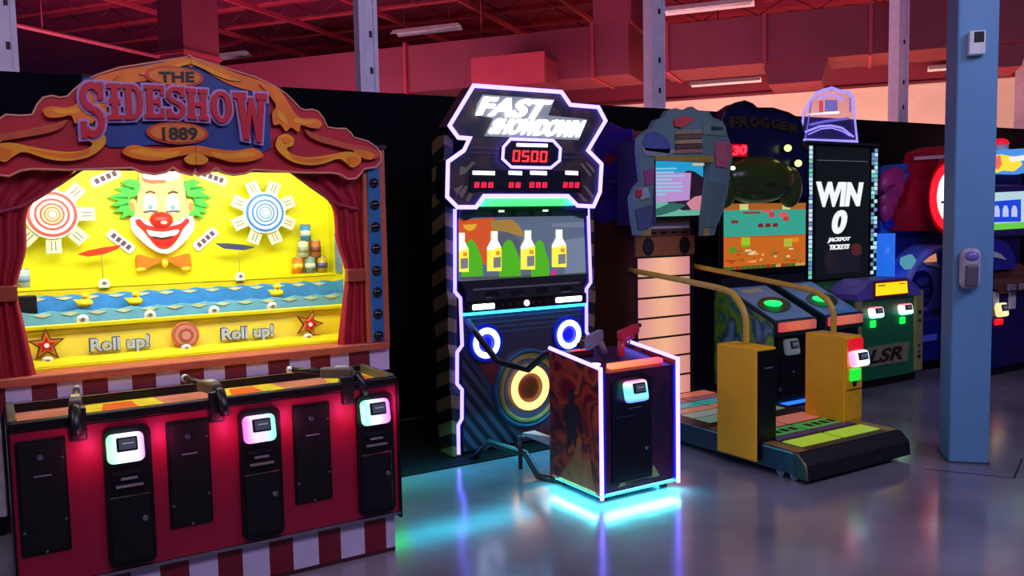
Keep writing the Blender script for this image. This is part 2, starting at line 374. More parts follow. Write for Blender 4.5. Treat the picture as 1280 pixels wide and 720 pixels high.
# vertical duct above the clown sign
d = ray(228, 30); k = (3.9 - EYE) / d.z
t = thing('vertical_duct', 'red square duct dropping from the ceiling above the clown booth sign with a grille', 'duct', (2.9, 7.6, 2.6))
def onAB(px, py, a): 
    d = ray(px, py); k = a / d.dot(A_); p = d * k; return p.dot(B_), EYE + p.z
bL, zz = onAB(197, 30, 7.4); bR, _ = onAB(228, 30, 7.4)
b2, z2 = onAB(230, 62, 7.4)
dep = .56
q = Q(); abbox(q, 7.4, 7.4 + dep, bL, bR, 2.75, 5.0, DU); q.done('shaft', t)
q = Q(); abbox(q, 7.38, 7.42 + dep, bL - .02, bR + .02, 3.42, 3.46, REDL); q.done('flange', t)
q = Q(); abbox(q, 7.44, 7.36 + dep, bR, bR + .02, 2.95, 3.3, M((90, 60, 66), .6))
for i in range(6): abbox(q, 7.44, 7.36 + dep, bR + .02, bR + .03, 2.97 + i * .055, 2.99 + i * .055, M((60, 30, 40), .6))
q.done('grille', t, 'dull brown louvred grille')
# pale pipe above the sign
q = Q(); e0 = ab(6.0, -4.9, 4.15)
def raya(px, py, z): d = ray(px, py); k = (z - EYE) / d.z; return Vector((0, 0, EYE)) + d * k
p0 = raya(10, 29, 4.2); p1 = p0 + A_ * 8
q.tube([p0 - A_ * 1.5, p1], .03, M((190, 70, 90), .5), 8)
for k in (0.5, 3, 6): q.cyl(p0 + A_ * k, Vector((*(p0 + A_ * k).xy, 5.0)), .008, REDL, n=6)
tag(q.done('ceiling_pipe', None, None, p0), 'thin pinkish pipe slanting under the ceiling at upper left', 'pipe')
# white cabinet at far left
t = thing('white_cabinet', 'plain white cabinet with dark toe kick partly seen at the left edge', 'cabinet', (-.4, 5.2, 0))
q = Q(); q.box(-.75, .035, 4.98, 5.6, .1, 1.05, M((236, 228, 240), .5), .006, 1); q.done('body', t)
q = Q(); q.box(-.73, .02, 5.0, 5.58, 0, .1, DARK); q.done('toe_kick', t, 'dark toe kick')
# rubber mat
q = Q(); q.box(1.765, 3.86, 4.72, 6.05, 0, .012, M((10, 10, 15), .8, spec=.2), .004, 1)
tag(q.done('floor_mat', None, None, (2.9, 5.2, 0)), 'thin black rubber mat on the floor under the neon outlined shooting game', 'mat')
# ================================================================== CLOWN BOOTH
CX = .826; YM = 4.0; YB = 4.05
booth = thing('shooting_gallery', 'red clown booth with THE SIDESHOW 1889 crest and lit yellow window', 'arcade game', (CX, 4.2, 0))
def mir(P): return [(2 * CX - x, z) for x, z in P][::-1]
RP = M((142, 0, 48), .42, noise=.06); WST = M((196, 180, 216), .5, noise=.05); RST = M((110, 4, 34), .5, noise=.05)
YEL = M((226, 226, 8), .45, noise=.04, scale=3); YEL2 = M((216, 196, 8), .5, noise=.06); TERRA = M((176, 84, 60), .5, noise=.1)
# plinth with circus stripes
q = Q(); ed = [.07, .11, .214, .32, .435, .545, .678 - .02, .774, .877, .992, 1.098, 1.214, 1.319, 1.434, 1.542, 1.588]
for i in range(len(ed) - 1): q.box(ed[i], ed[i + 1], 3.67, 4.75, .02, .19, WST if i % 2 == 0 else RST)
q.box(.07, 1.588, 3.672, 4.748, 0, .02, M((60, 8, 24), .6)); q.done('plinth', booth, 'red and white circus striped plinth')
# counter cabinet
q = Q(); q.box(.044, 1.605, 3.64, 4.06, .197, .80, RP, .004, 1); q.box(.05, 1.6, 4.06, 4.8, .19, .93, RST); q.box(1.600, 1.612, 3.63, 4.06, .17, .82, BLACK); q.box(.038, .046, 3.63, 4.06, .17, .82, BLACK)
q.done('counter_cabinet', booth)
q = Q(); q.box(.044, 1.605, 3.628, 3.645, .186, .199, CHROME); q.done('edge_trim', booth, 'thin silver trim along the counter bottom')
# blank doors
for k, xc in enumerate((.145, .673, 1.191)):
    q = Q(); q.box(xc - .084, xc + .084, 3.628, 3.645, .325, .765, BLACK, .004, 1); q.box(xc - .075, xc + .075, 3.624, 3.63, .335, .755, DARK, .003, 1)
    o = q.done('door_panel', booth)
    q = Q(); q.cyl((xc - .005, 3.626, .70), (xc - .005, 3.615, .70), .011, CHROME, n=12); q.done('lock', o, 'small chrome lock')
    q = Q(); q.box(xc - .03, xc + .03, 3.62, 3.626, .625, .63, GREY); q.done('slot', o)
    for sx, sz in ((-.07, .42), (.07, .45), (.0, .335), (.07, .69)): q = Q(); q.cyl((xc + sx, 3.626, sz), (xc + sx, 3.62, sz), .005, CHROME, n=8); q.done('screw', o)
ST = [[(0, (90, 255, 150)), (.25, (200, 255, 240)), (.7, (255, 235, 250)), (1, (200, 120, 255))],
      [(0, (255, 90, 200)), (.3, (255, 190, 235)), (.65, (190, 190, 255)), (1, (60, 255, 170))],
      [(0, (90, 255, 190)), (.3, (190, 255, 235)), (.7, (235, 170, 255)), (1, (255, 90, 235))]]
for k, xc in enumerate((.442, .962, 1.486)):
    q = Q(); P = []
    x0, x1, z0, z1, r = xc - .088, xc + .088, .214, .775, .03
    for cx, cz, a0 in ((x1 - r, z1 - r, 0), (x0 + r, z1 - r, 90), (x0 + r, z0 + r, 180), (x1 - r, z0 + r, 270)):
        for j in range(5): P.append((cx + r * cos(rad(a0 + 22.5 * j)), cz + r * sin(rad(a0 + 22.5 * j))))
    q.prism(P, 'y', 3.618, 3.645, BLACK)
    q.box(x0 + .014, x1 - .014, 3.612, 3.62, z0 + .02, .50, M((9, 9, 14), .3), .004, 1)
    o = q.done('coin_door', booth)
    q = Q()
    for zz, xa in ((.565, .03), (.535, .05)): q.box(xc - xa, xc + xa, 3.606, 3.62, zz, zz + .008, GREY)
    q.box(xc - .06, xc + .045, 3.608, 3.62, .585, .6, DARK); q.done('slot', o)
    q = Q(); q.cyl((xc + .05, 3.616, .40), (xc + .05, 3.604, .40), .011, CHROME, n=12); q.done('lock', o, 'small chrome lock')
    card_reader(booth, xc - .01, 3.615, .692, ST[k], 1.6, .135, .115, 'glowing rainbow lit card reader')
# counter top tray
q = Q(); q.box(.05, 1.6, 3.66, 4.04, .795, .806, M((206, 128, 100), .4, noise=.12))
q.done('counter_top', booth, 'salmon printed counter surface')
for k, xc in enumerate((.46, .98, 1.50)):
    q = Q(); FY = M((228, 208, 40), .4); FO = M((228, 100, 30), .4)
    q.prism([(xc - .15, 3.85), (xc - .08, 3.70), (xc + .10, 3.70), (xc + .16, 3.84), (xc + .14, 4.0), (xc - .12, 4.0)], 'z', .806, .8075, FY)
    q.prism([(xc - .08, 3.84), (xc - .02, 3.75), (xc + .06, 3.82), (xc + .05, 3.97), (xc - .06, 3.97)], 'z', .8075, .8085, FO); q.done('flame_print', booth, 'yellow and orange flame artwork')
q = Q(); q.box(.044, 1.605, 3.632, 3.665, .80, .84, BLACK, .006, 2); q.box(.044, 1.605, 4.015, 4.05, .79, .842, BLACK, .005, 1)
q.box(.046, 1.604, 4.012, 4.045, .842, .846, CHROME); q.done('counter_rim', booth, 'black counter rim')
OL = M((96, 92, 70), .4, noise=.1)
for x in (.044, 1.575): q = Q(); q.box(x, x + .03, 3.66, 4.05, .80, .848, OL, .006, 2); q.done('end_rail', booth, 'olive end rail')
# mounted guns
GB = M((20, 20, 24), .35); GS = M((205, 205, 210), .3, .6); GT = M((96, 84, 70), .5)
for xg, yaw in ((.275, -6), (.79, 14), (1.365, 50)):
    X = Matrix.Translation((xg, 3.70, .84)) @ Matrix.Rotation(rad(yaw), 4, 'Z')
    q = Q(); q.box(-.03, .03, -.075, -.045, -.10, .03, GB, .006, 2, Matrix.Translation((xg, 3.70, .84))); q.box(-.05, .05, -.05, .06, -.033, -.025, GS, 0, 1, Matrix.Translation((xg, 3.72, .84)))
    q.cyl((xg, 3.70, .80), (xg, 3.70, .865), .018, GS); o = q.done('mounted_gun', booth)
    q = Q(); q.box(-.022, .022, -.05, .10, .01, .058, GT, .008, 2, X); q.box(-.018, .018, -.03, .03, .05, .066, GS, .004, 1, X); q.done('receiver', o, 'worn brown receiver with pale top')
    q = Q(); q.cyl(X @ Vector((0, .09, .04)), X @ Vector((0, .25, .046)), .013, GB, n=12); q.cyl(X @ Vector((0, .235, .0455)), X @ Vector((0, .26, .0465)), .017, GS, n=12); q.done('barrel', o)
    q = Q(); q.tube([X @ Vector(p) for p in ((0, -.03, .03), (0, -.07, .02), (0, -.10, -.03), (0, -.105, -.07))], [.02, .023, .021, .019], GB, 10); q.done('grip', o)
# striped backboard + sill
q = Q(); eb = [-.105, -.05, .048, .142, .237, .332, .432, .528, .627, .728, .833, .926, 1.025, 1.127, 1.231, 1.334, 1.436, 1.532, 1.643, 1.75]
for i in range(len(eb) - 1): q.box(eb[i], eb[i + 1], YB, YB + .03, .80, .915, RST if i % 2 else WST)
q.box(-.105, 1.75, YB - .002, YB, .80, .852, M((150, 140, 165), .5)) if False else None
q.done('striped_backboard', booth, 'red and white striped backboard')
q = Q(); q.box(-.105, 1.745, YB - .03, YB + .12, .910, .947, TERRA, .006, 2); q.done('window_sill', booth, 'terracotta window sill')
# booth box (open front)
q = Q(); OUT = M((24, 10, 20), .7)
q.box(-.10, 1.745, 4.84, 4.87, .915, 1.92, OUT); q.box(-.11, -.095, 4.08, 4.87, .915, 1.92, OUT); q.box(1.742, 1.757, 4.08, 4.87, .80, 1.92, OUT); q.box(-.11, 1.757, 4.02, 4.87, 1.92, 1.94, OUT)
q.done('booth_shell', booth)
q = Q(); q.box(-.095, 1.742, 4.825, 4.84, .945, 1.92, YEL); q.box(-.095, -.083, 4.14, 4.825, .945, 1.92, YEL); q.box(1.73, 1.742, 4.14, 4.825, .945, 1.92, YEL); q.box(-.095, 1.742, 4.16, 4.84, 1.905, 1.92, WHITE)
q.done('interior_lining', booth, 'bright yellow interior lining')
# lamps inside the top of the booth
for xx in (.38, 1.27):
    q = Q(); q.box(xx - .33, xx + .33, 4.17, 4.22, 1.875, 1.905, WHITE); q.box(xx - .31, xx + .31, 4.18, 4.21, 1.868, 1.876, E((255, 252, 225), 8)); q.done('booth_lamp', booth, 'white tube lamp under the booth top')
# stepped front ledge, waves
q = Q(); q.prism([(4.17, .947), (4.36, .947), (4.36, 1.115), (4.335, 1.115), (4.335, 1.075), (4.30, .98), (4.17, .962)], 'x', -.09, 1.735, YEL2)
q.prism([(4.16, .945), (4.30, .945), (4.30, .966), (4.16, .956)], 'x', -.09, 1.735, YEL)
q.box(-.09, 1.735, 4.32, 4.345, 1.105, 1.125, YEL, .003, 1); q.done('front_ledge', booth, 'yellow front ledge')
def ledge_z(y): return lerp(.98, 1.075, (y - 4.30) / .035)
WB1 = M((108, 178, 205), .4, noise=.08); WB2 = M((60, 140, 210), .4, noise=.1); WCR = M((196, 205, 150), .5)
for (Y, z0, z1, m, am, ph) in ((4.46, 1.06, 1.172, WB1, .007, .3), (4.62, 1.10, 1.235, WB2, .007, 1.4)):
    q = Q(); n = 120; top = []
    for i in range(n + 1):
        x = lerp(-.09, 1.735, i / n); f = (x / .115 + ph) % 1
        top.append((x, z1 + am * (1 - abs(2 * f - 1) ** .6 * 2) * .8))
    q.prism([(-.09, z0)] + [(1.735, z0)] + top[::-1], 'y', Y, Y + .015, m)
    for k in range(16):
        x = -.09 + .115 * (k + 1 - ph) ; 
        if -.05 < x < 1.70: q.prism([(x - .04, z1 - .012), (x, z1 - .024), (x + .04, z1 - .012), (x, z1 - .006)], 'y', Y - .003, Y, WCR)
    q.done('wave_board', booth, ('pale' if Y < 4.5 else 'deeper') + ' blue board of painted waves')
q = Q(); q.box(-.09, 1.735, 4.74, 4.825, 1.20, 1.272, YEL2); q.box(-.09, 1.735, 4.735, 4.74, 1.258, 1.274, YEL); q.done('back_shelf', booth, 'yellow back shelf')
q = Q(); q.box(-.02, .205, 4.55, 4.615, 1.155, 1.245, DARK, .004, 1); q.done('target_box', booth, 'plain black box at the left of the waves')
# ducks
DY = M((250, 225, 20), .35, noise=.03); DO = M((240, 130, 20), .4)
for px, py in ((106, 376), (169, 374), (346, 364)):
    x, z = at(px, py, 4.58); z -= .01
    q = Q(); q.ell((x, 4.58, z), (.036, .024, .022), DY); q.ell((x + .004, 4.58, z + .034), (.017, .017, .018), DY); q.prism([(x - .036, z + .004), (x - .05, z + .02), (x - .026, z + .018)], 'y', 4.575, 4.59, DY)
    o = q.done('duck_target', booth, 'yellow toy duck')
    q = Q(); q.ell((x - .003, 4.562, z + .03), (.009, .011, .005), DO, 10, 6); q.done('beak', o, 'orange beak')
# lamp targets
LT = M((232, 232, 214), .35)
for px, py, Y, zz in ((130, 354, 4.73, 1.272), (300, 345, 4.73, 1.272), (103, 395, 4.42, 1.125), (187, 390, 4.42, 1.125), (267, 383, 4.42, 1.125), (340, 379, 4.42, 1.125), (60, 458, 4.27, .965), (233, 442, 4.27, .965), (385, 428, 4.27, .965)):
    x, z = at(px, py, Y)
    q = Q(); q.box(x - .026, x + .026, Y - .012, Y + .012, zz - .02, zz + .015, LT, .007, 2); q.ell((x, Y - .004, zz + .013), (.024, .013, .016), LT, 12, 8); q.disc((x, zz + .008), .009, Y - .018, Y - .012, GREY, 12); q.done('hit_sensor', booth, 'small white hit sensor')
# stars, round target, Roll up!
def star(x, z, R, rot, k=.42): return [(x + (R if i % 2 == 0 else R * k) * cos(rad(rot + 36 * i)), z + (R if i % 2 == 0 else R * k) * sin(rad(rot + 36 * i))) for i in range(10)]
for px, py, rot in ((58, 431, 90), (386, 405, 0)):
    x, z = at(px, py, 4.29); q = Q()
    q.prism(star(x, z, .078, rot), 'y', 4.28, 4.295, M((120, 70, 20), .5)); q.prism(star(x, z, .060, rot), 'y', 4.272, 4.28, M((214, 150, 60), .5)); q.prism(star(x, z, .038, rot), 'y', 4.265, 4.272, M((220, 40, 30), .4))
    q.disc((x, z), .010, 4.26, 4.266, E((255, 190, 180), 1.5), 12); q.done('star_target', booth, 'red and gold star target')
x, z = at(232, 419, 4.28); q = Q()
for r, m, y in ((.062, M((208, 120, 90), .5), 4.28), (.048, M((225, 165, 140), .5), 4.274), (.034, M((200, 105, 80), .5), 4.27), (.02, M((232, 180, 160), .5), 4.266)): q.disc((x, z), r, y - .006, 4.30, m)
q.done('round_target', booth, 'salmon ringed round target')
RU = M((196, 214, 236), .4); RUD = M((40, 60, 110), .5)
for a, b in (((113, 434), (186, 419)), ((277, 421), (341, 405))):
    x0, z0 = at(a[0], a[1], 4.29); x1, z1 = at(b[0], b[1], 4.29); q = Q(); h = .062
    zc = 1.012
    for m, y, o_ in ((RUD, 4.296, .005), (RU, 4.288, 0)): q.text('Roll up!', [(x0 - o_, zc - .035 - o_), (x1 + o_, zc - .035 - o_), (x1 + o_, zc + .04 + o_), (x0 - o_, zc + .04 + o_)], y, .008, m, .03 if m is RU else .055)
    q.done('lettering', booth, 'pale blue Roll up! lettering')
# cans
CT = M((190, 190, 196), .25, .9)
def can(x, z, Y, body, band, r=.030, h=.088):
    q = Q(); q.cyl((x, Y, z), (x, Y, z + h), r, M(body, .35, noise=.04), n=20); o = q.done('can_target', booth)
    q = Q(); q.cyl((x, Y, z + h * .3), (x, Y, z + h * .65), r + .001, M(band, .4), n=20); q.done('can_label', o)
    q = Q(); q.cyl((x, Y, z + h), (x, Y, z + h + .005), r * .92, CT, n=20); q.done('can_lid', o)
xb, _ = at(389, 340, 4.76); z0 = 1.274
for i, (bc, bd) in enumerate((((226, 120, 30), (240, 190, 60)), ((120, 150, 140), (200, 215, 205)), ((190, 160, 40), (90, 80, 130)))): can(xb + (i - 1) * .072, z0, 4.775, bc, bd)
for i, (bc, bd) in enumerate((((210, 205, 180), (150, 160, 130)), ((190, 110, 60), (120, 60, 50)))): can(xb - .036 + i * .072, z0 + .093, 4.775, bc, bd)
can(xb - .02, z0 + .186, 4.775, (70, 140, 190), (190, 210, 220))
xl, _ = at(4, 350, 4.76)
for i, (bc, bd) in enumerate((((230, 140, 20), (245, 200, 60)), ((170, 190, 205), (120, 150, 190)))): can(xl + .005 + i * .078, z0, 4.775, bc, bd)
can(xl + .045, z0 + .093, 4.775, (150, 190, 150), (210, 225, 200), h=.1)
# bottle-glass edge at right wall
q = Q(); q.box(1.722, 1.73, 4.62, 4.72, 1.27, 1.5, M((120, 150, 190), .1), .003, 1); q.done('mirror_strip', booth, 'bluish mirror strip on the right inner wall')
# wheels
def wheel(px, py, R, tint, lab, n, rot):
    x, z = at(px, py, 4.72); PD = M((224, 226, 196), .45, noise=.06)
    q = Q(); q.cyl((x, 4.74, z), (x, 4.825, z), .02, GREY); q.disc((x, z), R, 4.715, 4.745, M((235, 236, 236), .4)); 
    w = M((240, 238, 232), .4); c = M(tint, .4)
    for i, (k, m) in enumerate(((.93, c), (.80, w), (.66, c), (.56, w), (.46, c), (.39, M((205, 190, 150), .5) if tint[0] > 150 else M((170, 200, 200), .5)), (.3, c), (.26, M((205, 190, 150), .5) if tint[0] > 150 else M((170, 200, 200), .5)), (.17, c), (.14, w))): q.disc((x, z), R * k, 4.713 - .0015 * i, 4.716, m)
    o = q.done('target_wheel', booth, lab)
    for i in range(n):
        a = rad(rot + 360 / n * i); X = Matrix.Translation((x, 4.735, z)) @ Matrix.Rotation(-a, 4, 'Y')
        q = Q(); q.box(R * .85, R * 1.62, -.004, .004, -.034, .034, PD, .003, 1, X)
        q.box(R * 1.1, R * 1.5, -.006, -.003, -.012, -.007, GREY, 0, 1, X); q.box(R * 1.1, R * 1.5, -.006, -.003, .006, .011, GREY, 0, 1, X); q.done('paddle', o)
wheel(65, 268, .118, (206, 74, 74), 'red and white target wheel', 8, 0)
wheel(331, 266, .112, (40, 120, 200), 'blue and white target wheel', 8, 22)
# swinging feather arrows
for P, c, stem, lab in (([(96, 318), (110, 313), (130, 309), (152, 306), (146, 312), (130, 318), (110, 321)], (214, 52, 20), (129, 350), 'red feather shaped arrow'), ([(268, 304), (285, 304), (305, 306), (319, 309), (305, 313), (280, 311)], (58, 70, 98), (300, 342), 'slate blue feather shaped arrow')):
    q = Q(); q.prism(pts(P, 4.73), 'y', 4.726, 4.734, M(c, .4)); o = q.done('arrow_target', booth, lab)
    a = at(*stem, 4.73); q = Q(); q.cyl((a[0], 4.735, a[1]), (a[0], 4.735, at(stem[0], 311, 4.73)[1]), .003, M((170, 170, 60), .5), n=6); q.done('stem', o)
# plaques
for px, py, r in ((151, 302, -42), (257, 299, 40), (132, 222, 25), (266, 222, -20)):
    x, z = at(px, py, 4.815); X = Matrix.Translation((x, 4.815, z)) @ Matrix.Rotation(rad(-r), 4, 'Y')
    q = Q(); q.box(-.075, .075, -.006, .008, -.026, .026, M((240, 236, 240), .4), .01, 2, X)
    for k in range(4): q.box(-.055 + k * .03, -.035 + k * .03, -.009, -.005, -.012, .014, M((96, 70, 96), .5), 0, 1, X)
    q.done('plaque', booth, 'small white printed plaque')
# clown face (layered relief on the back wall)
YC = 4.80; SK = M((244, 200, 130), .45, noise=.04); HG = M((60, 205, 60), .5, noise=.12); HGD = M((30, 150, 50), .5); CW = M((246, 246, 240), .4, noise=.02); CR_ = M((222, 36, 26), .35, noise=.05); CK = M((40, 40, 44), .5)
hp = smooth(pts([(173, 222), (176, 215), (200, 210), (224, 214), (228, 222), (231, 240), (233, 262), (240, 280), (236, 297), (222, 310), (206, 316), (190, 311), (172, 298), (166, 280), (170, 262), (172, 240), (173, 222)], YC), 3)[:-1]
q = Q(); q.prism([tuple(p) for p in hp], 'y', 4.785, 4.825, SK); face = q.done('clown_face', booth)
for sgn, ex in ((-1, 166), (1, 238)):
    q = Q(); x, z = at(ex, 259, 4.785); q.ell((x, 4.80, z), (.027, .02, .045), SK); x, z = at(ex + 1 * sgn, 259, 4.785); q.ell((x, 4.785, z), (.013, .012, .026), M((214, 150, 90), .5)); q.done('ear', face)
q = Q(); hl = [(175, 232), (172, 226), (160, 224), (150, 228), (158, 233), (143, 236), (152, 240), (134, 247), (148, 251), (138, 257), (150, 259), (142, 265), (154, 265), (150, 273), (162, 269), (166, 272), (168, 262), (160, 256), (162, 247), (171, 245)]
q.prism(pts(hl, 4.80), 'y', 4.778, 4.815, HG); 
for a, b in (((150, 232), (168, 236)), ((142, 247), (160, 247)), ((146, 258), (160, 255))): q.tube([at3(*a, 4.777), at3(*b, 4.777)], [.002, .006], HGD, 6)
q.done('hair', face, 'spiky green hair tuft')
hr = [(229, 232), (230, 227), (240, 224), (250, 228), (244, 232), (258, 237), (250, 240), (264, 247), (252, 250), (262, 258), (252, 259), (258, 266), (248, 265), (254, 274), (244, 269), (237, 272), (237, 262), (243, 256), (242, 247), (233, 245)]
q = Q(); q.prism(pts(hr, 4.80), 'y', 4.778, 4.815, HG)
for a, b in (((254, 234), (238, 236)), ((260, 247), (244, 247)), ((256, 260), (244, 256))): q.tube([at3(*a, 4.777), at3(*b, 4.777)], [.002, .006], HGD, 6)
q.done('hair', face, 'spiky green hair tuft')
mo = [(163, 273), (170, 270), (183, 275), (203, 282), (222, 276), (236, 270), (242, 274), (242, 286), (232, 300), (218, 313), (206, 317), (193, 313), (178, 302), (165, 288)]
q = Q(); q.prism([tuple(p) for p in smooth(pts(mo + mo[:1], 4.775), 4)[:-1]], 'y', 4.768, 4.79, CW); mouth = q.done('mouth', face, 'white painted mouth patch')
li = [(169, 275), (175, 274), (181, 280), (190, 283), (203, 285), (216, 282), (226, 279), (233, 273), (236, 277), (228, 287), (222, 298), (213, 308), (204, 310), (195, 307), (186, 297), (178, 287), (171, 281)]
q = Q(); q.prism([tuple(p) for p in smooth(pts(li + li[:1], 4.765), 4)[:-1]], 'y', 4.756, 4.77, CR_); q.done('lips', mouth, 'red grinning lips')
q = Q(); q.prism([tuple(p) for p in smooth(pts([(183, 287), (203, 290), (223, 287), (219, 294), (203, 297), (188, 295), (183, 287)], 4.755), 4)[:-1]], 'y', 4.75, 4.758, CW); q.prism(pts([(190, 295), (203, 297), (217, 294), (216, 296), (203, 299), (191, 297)], 4.752), 'y', 4.748, 4.757, CK); q.done('teeth', mouth, 'white smile')
x, z = at(202, 275, 4.76); q = Q(); q.ell((x, 4.765, z), (.058, .045, .043), CR_, 20, 12); q.ell((x + .004, 4.735, z - .012), (.022, .018, .014), M((248, 200, 190), .2), 12, 8); q.done('nose', face, 'round red nose with a pale highlight')
for ex in (188, 216):
    q = Q(); x, z = at(ex, 254, 4.78); q.ell((x, 4.785, z), (.034, .01, .055), CW); x, z = at(ex, 264, 4.775); q.tube([(x - .034, 4.774, z - .004), (x, 4.772, z + .002), (x + .034, 4.774, z - .002)], .004, M((70, 110, 140), .5), 6)
    x, z = at(ex, 258, 4.775); q.ell((x, 4.775, z - .004), (.012, .006, .012), M((120, 170, 190), .4), 10, 6); q.done('eye', face)
    q = Q(); s_ = -1 if ex < 200 else 1; q.tube([at3(ex - 6, 242 if s_ > 0 else 241, 4.776), at3(ex, 239, 4.774), at3(ex + 6, 241, 4.776)], .004, M((110, 80, 40), .5), 6); q.done('eyebrow', face)
q = Q(); q.prism([tuple(p) for p in smooth(pts([(178, 222), (182, 212), (194, 206), (210, 206), (220, 213), (224, 221), (214, 226), (200, 227), (186, 226), (178, 222)], 4.785), 4)[:-1]], 'y', 4.77, 4.80, CW); q.prism(pts([(178, 223), (188, 225), (208, 225), (206, 228), (190, 229), (182, 227)], 4.768), 'y', 4.762, 4.79, M((222, 110, 80), .5)); q.done('hat', face, 'white hat with salmon brim')
BO = M((226, 116, 20), .45, noise=.1)
q = Q()
for Pp in ([(204, 322), (198, 328), (186, 334), (176, 340), (171, 336), (170, 325), (173, 318), (184, 321), (196, 323)], [(206, 322), (212, 328), (224, 334), (236, 340), (239, 334), (238, 324), (236, 317), (224, 320), (214, 322)]):
    q.prism([tuple(p) for p in smooth(pts(Pp + Pp[:1], 4.785), 3)[:-1]], 'y', 4.772, 4.81, BO)
bow = q.done('bow_tie', face, 'orange bow tie')
q = Q(); x, z = at(206, 329, 4.775); q.ell((x, 4.772, z), (.018, .018, .026), M((240, 190, 40), .4)); q.done('knot', bow, 'yellow knot')
for a in ((176, 337), (233, 336)): q = Q(); x, z = at(*a, 4.775); q.ell((x, 4.775, z), (.026, .01, .012), M((240, 200, 40), .4)); q.done('tip', bow, 'yellow tip')
# curtains
CURT = M((156, 2, 38), .7, noise=.12, scale=5)
def curtain(flip):
    inner = smooth(pts([(362, 210), (385, 232), (415, 257), (421, 300), (430, 328), (433, 345), (429, 385), (424, 432)], YB + .01), 5)
    q = Q(); n = 22; rows = []
    for p in inner:
        row = []
        for j in range(n + 1):
            u = j / n; x = lerp(p[0], 1.64, u); y = YB + .012 + .012 * sin(u * 6 * pi + p[1] * 2) ; xx = 2 * CX - x if flip else x
            row.append((xx, y, p[1]))
        rows.append(row)
    for off in (0, .012):
        vs = [[q.bm.verts.new((x, y + off, z)) for x, y, z in r] for r in rows]
        fs = [q.bm.faces.new((vs[i][j], vs[i][j + 1], vs[i + 1][j + 1], vs[i + 1][j])) for i in range(len(vs) - 1) for j in range(n)]
        q._fin(fs, CURT, True); bmesh.ops.recalc_face_normals(q.bm, faces=fs)
    o = q.done('curtain', booth, 'draped dark red curtain')
    x0, z0 = at(433, 344, YB); q = Q(); f = (lambda x: 2 * CX - x) if flip else (lambda x: x)
    a, b = sorted((f(x0 + .002), f(1.643))); q.box(a, b, YB - .012, YB + .03, z0 - .035, z0 + .03, M((150, 60, 34), .6), .006, 2); q.done('curtain_tie', o, 'orange curtain tie band')
    q = Q(); sw = smooth([at(362, 214, YB), at(392, 236, YB), at(420, 254, YB), at(449, 262, YB)], 5)
    q.tube([(f(p[0]), YB - .004, p[1]) for p in sw], .007, M((150, 40, 70), .6), 6); q.done('swag_hem', o, 'paler swag hem')
curtain(False); curtain(True)
# side columns with dark bulbs
BLU = M((34, 100, 160), .45, noise=.06)
for s_ in (0, 1):
    f = (lambda x: 2 * CX - x) if s_ else (lambda x: x)
    q = Q(); a, b = sorted((f(1.63), f(1.75))); q.box(a, b, YB - .02, YB + .09, .945, 1.93, TERRA, .004, 1); a, b = sorted((f(1.652), f(1.717))); q.box(a, b, YB - .03, YB - .015, .955, 1.93, BLU, .003, 1); o = q.done('side_column', booth, 'blue bulb column edged in terracotta')
    for k in range(9):
        q = Q(); z = 1.757 + .066 - .1095 * k + .04 - .106
        z = at(460, 229, YB)[1] - k * .1098
        if z < .97: continue
        q.cyl((f(1.685), YB - .032, z), (f(1.685), YB - .026, z), .027, M((20, 50, 90), .4), n=18); q.ell((f(1.685), YB - .034, z), (.022, .018, .022), M((12, 12, 16), .15), 14, 8); q.done('bulb', o, 'dark unlit bulb')
# crest
half = [(226, 68), (240, 72), (275, 83), (320, 97), (343, 108), (358, 118), (368, 128), (375, 136), (382, 138), (390, 137), (398, 140), (404, 148), (409, 159), (420, 161), (432, 161), (438, 166), (442, 172), (450, 174), (460, 177), (470, 184), (476, 192), (476, 201), (470, 209), (462, 210), (455, 211), (450, 218), (445, 223), (435, 224), (425, 218), (415, 216), (380, 216), (317, 212), (306, 217), (292, 219), (279, 216), (270, 210), (261, 216), (248, 219), (236, 215), (226, 209)]
H = pts(half, YM); H = [(max(x, CX), z) for x, z in H]; H[0] = (CX, H[0][1]); H[-1] = (CX, H[-1][1])
CRD = M((186, 2, 38), .45, noise=.15, scale=6); CO = M((240, 120, 10), .42, noise=.22, scale=10); COL2 = M((246, 160, 24), .42, noise=.15, scale=10); CB = M((30, 60, 140), .42, noise=.2, scale=5)
q = Q(); q.prism(H + mir(H)[1:-1], 'y', YM, YM + .05, CRD, M((210, 130, 110), .5)); crest = q.done('crest', booth, 'scalloped painted crest')
q = Q(); q.tube([(x, YM - .002, z) for x, z in H + mir(H)[1:-1]], .005, M((214, 140, 120), .5), 6, True); q.done('crest_edge', crest, 'pale outline of the crest')
bp_ = [(98, 108), (104, 98), (142, 97), (162, 89), (184, 81), (204, 77), (228, 78), (247, 83), (268, 95), (290, 107), (325, 117), (335, 124), (338, 185), (325, 192), (300, 190), (262, 185), (240, 182), (190, 181), (160, 184), (138, 184), (120, 176), (100, 178), (94, 160)]
q = Q(); q.prism(pts(bp_, YM), 'y', YM - .012, YM, CB, M((20, 24, 70), .5)); q.done('blue_field', crest, 'blue field behind the lettering')
SC = [0]
def scroll(P, m, d=.018, both=True):
    SC[0] += 1; d += .0009 * SC[0]
    for f in ((0, 1) if both else (0,)):
        q = Q(); w = [tuple(p) for p in smooth(pts(P + P[:1], YM), 3)[:-1]]
        w = [(max(x, CX + .001), z) for x, z in w]
        if f: w = mir(w)
        q.prism(w, 'y', YM - d, YM, m, M((150, 60, 24), .5)); q.done('scroll', crest, 'carved orange scroll or painted highlight stroke on it')
scroll([(227, 72), (240, 74), (258, 79), (277, 86), (300, 94), (322, 101), (342, 111), (334, 118), (312, 114), (290, 108), (270, 98), (254, 88), (244, 82), (236, 86), (228, 84)], CO)
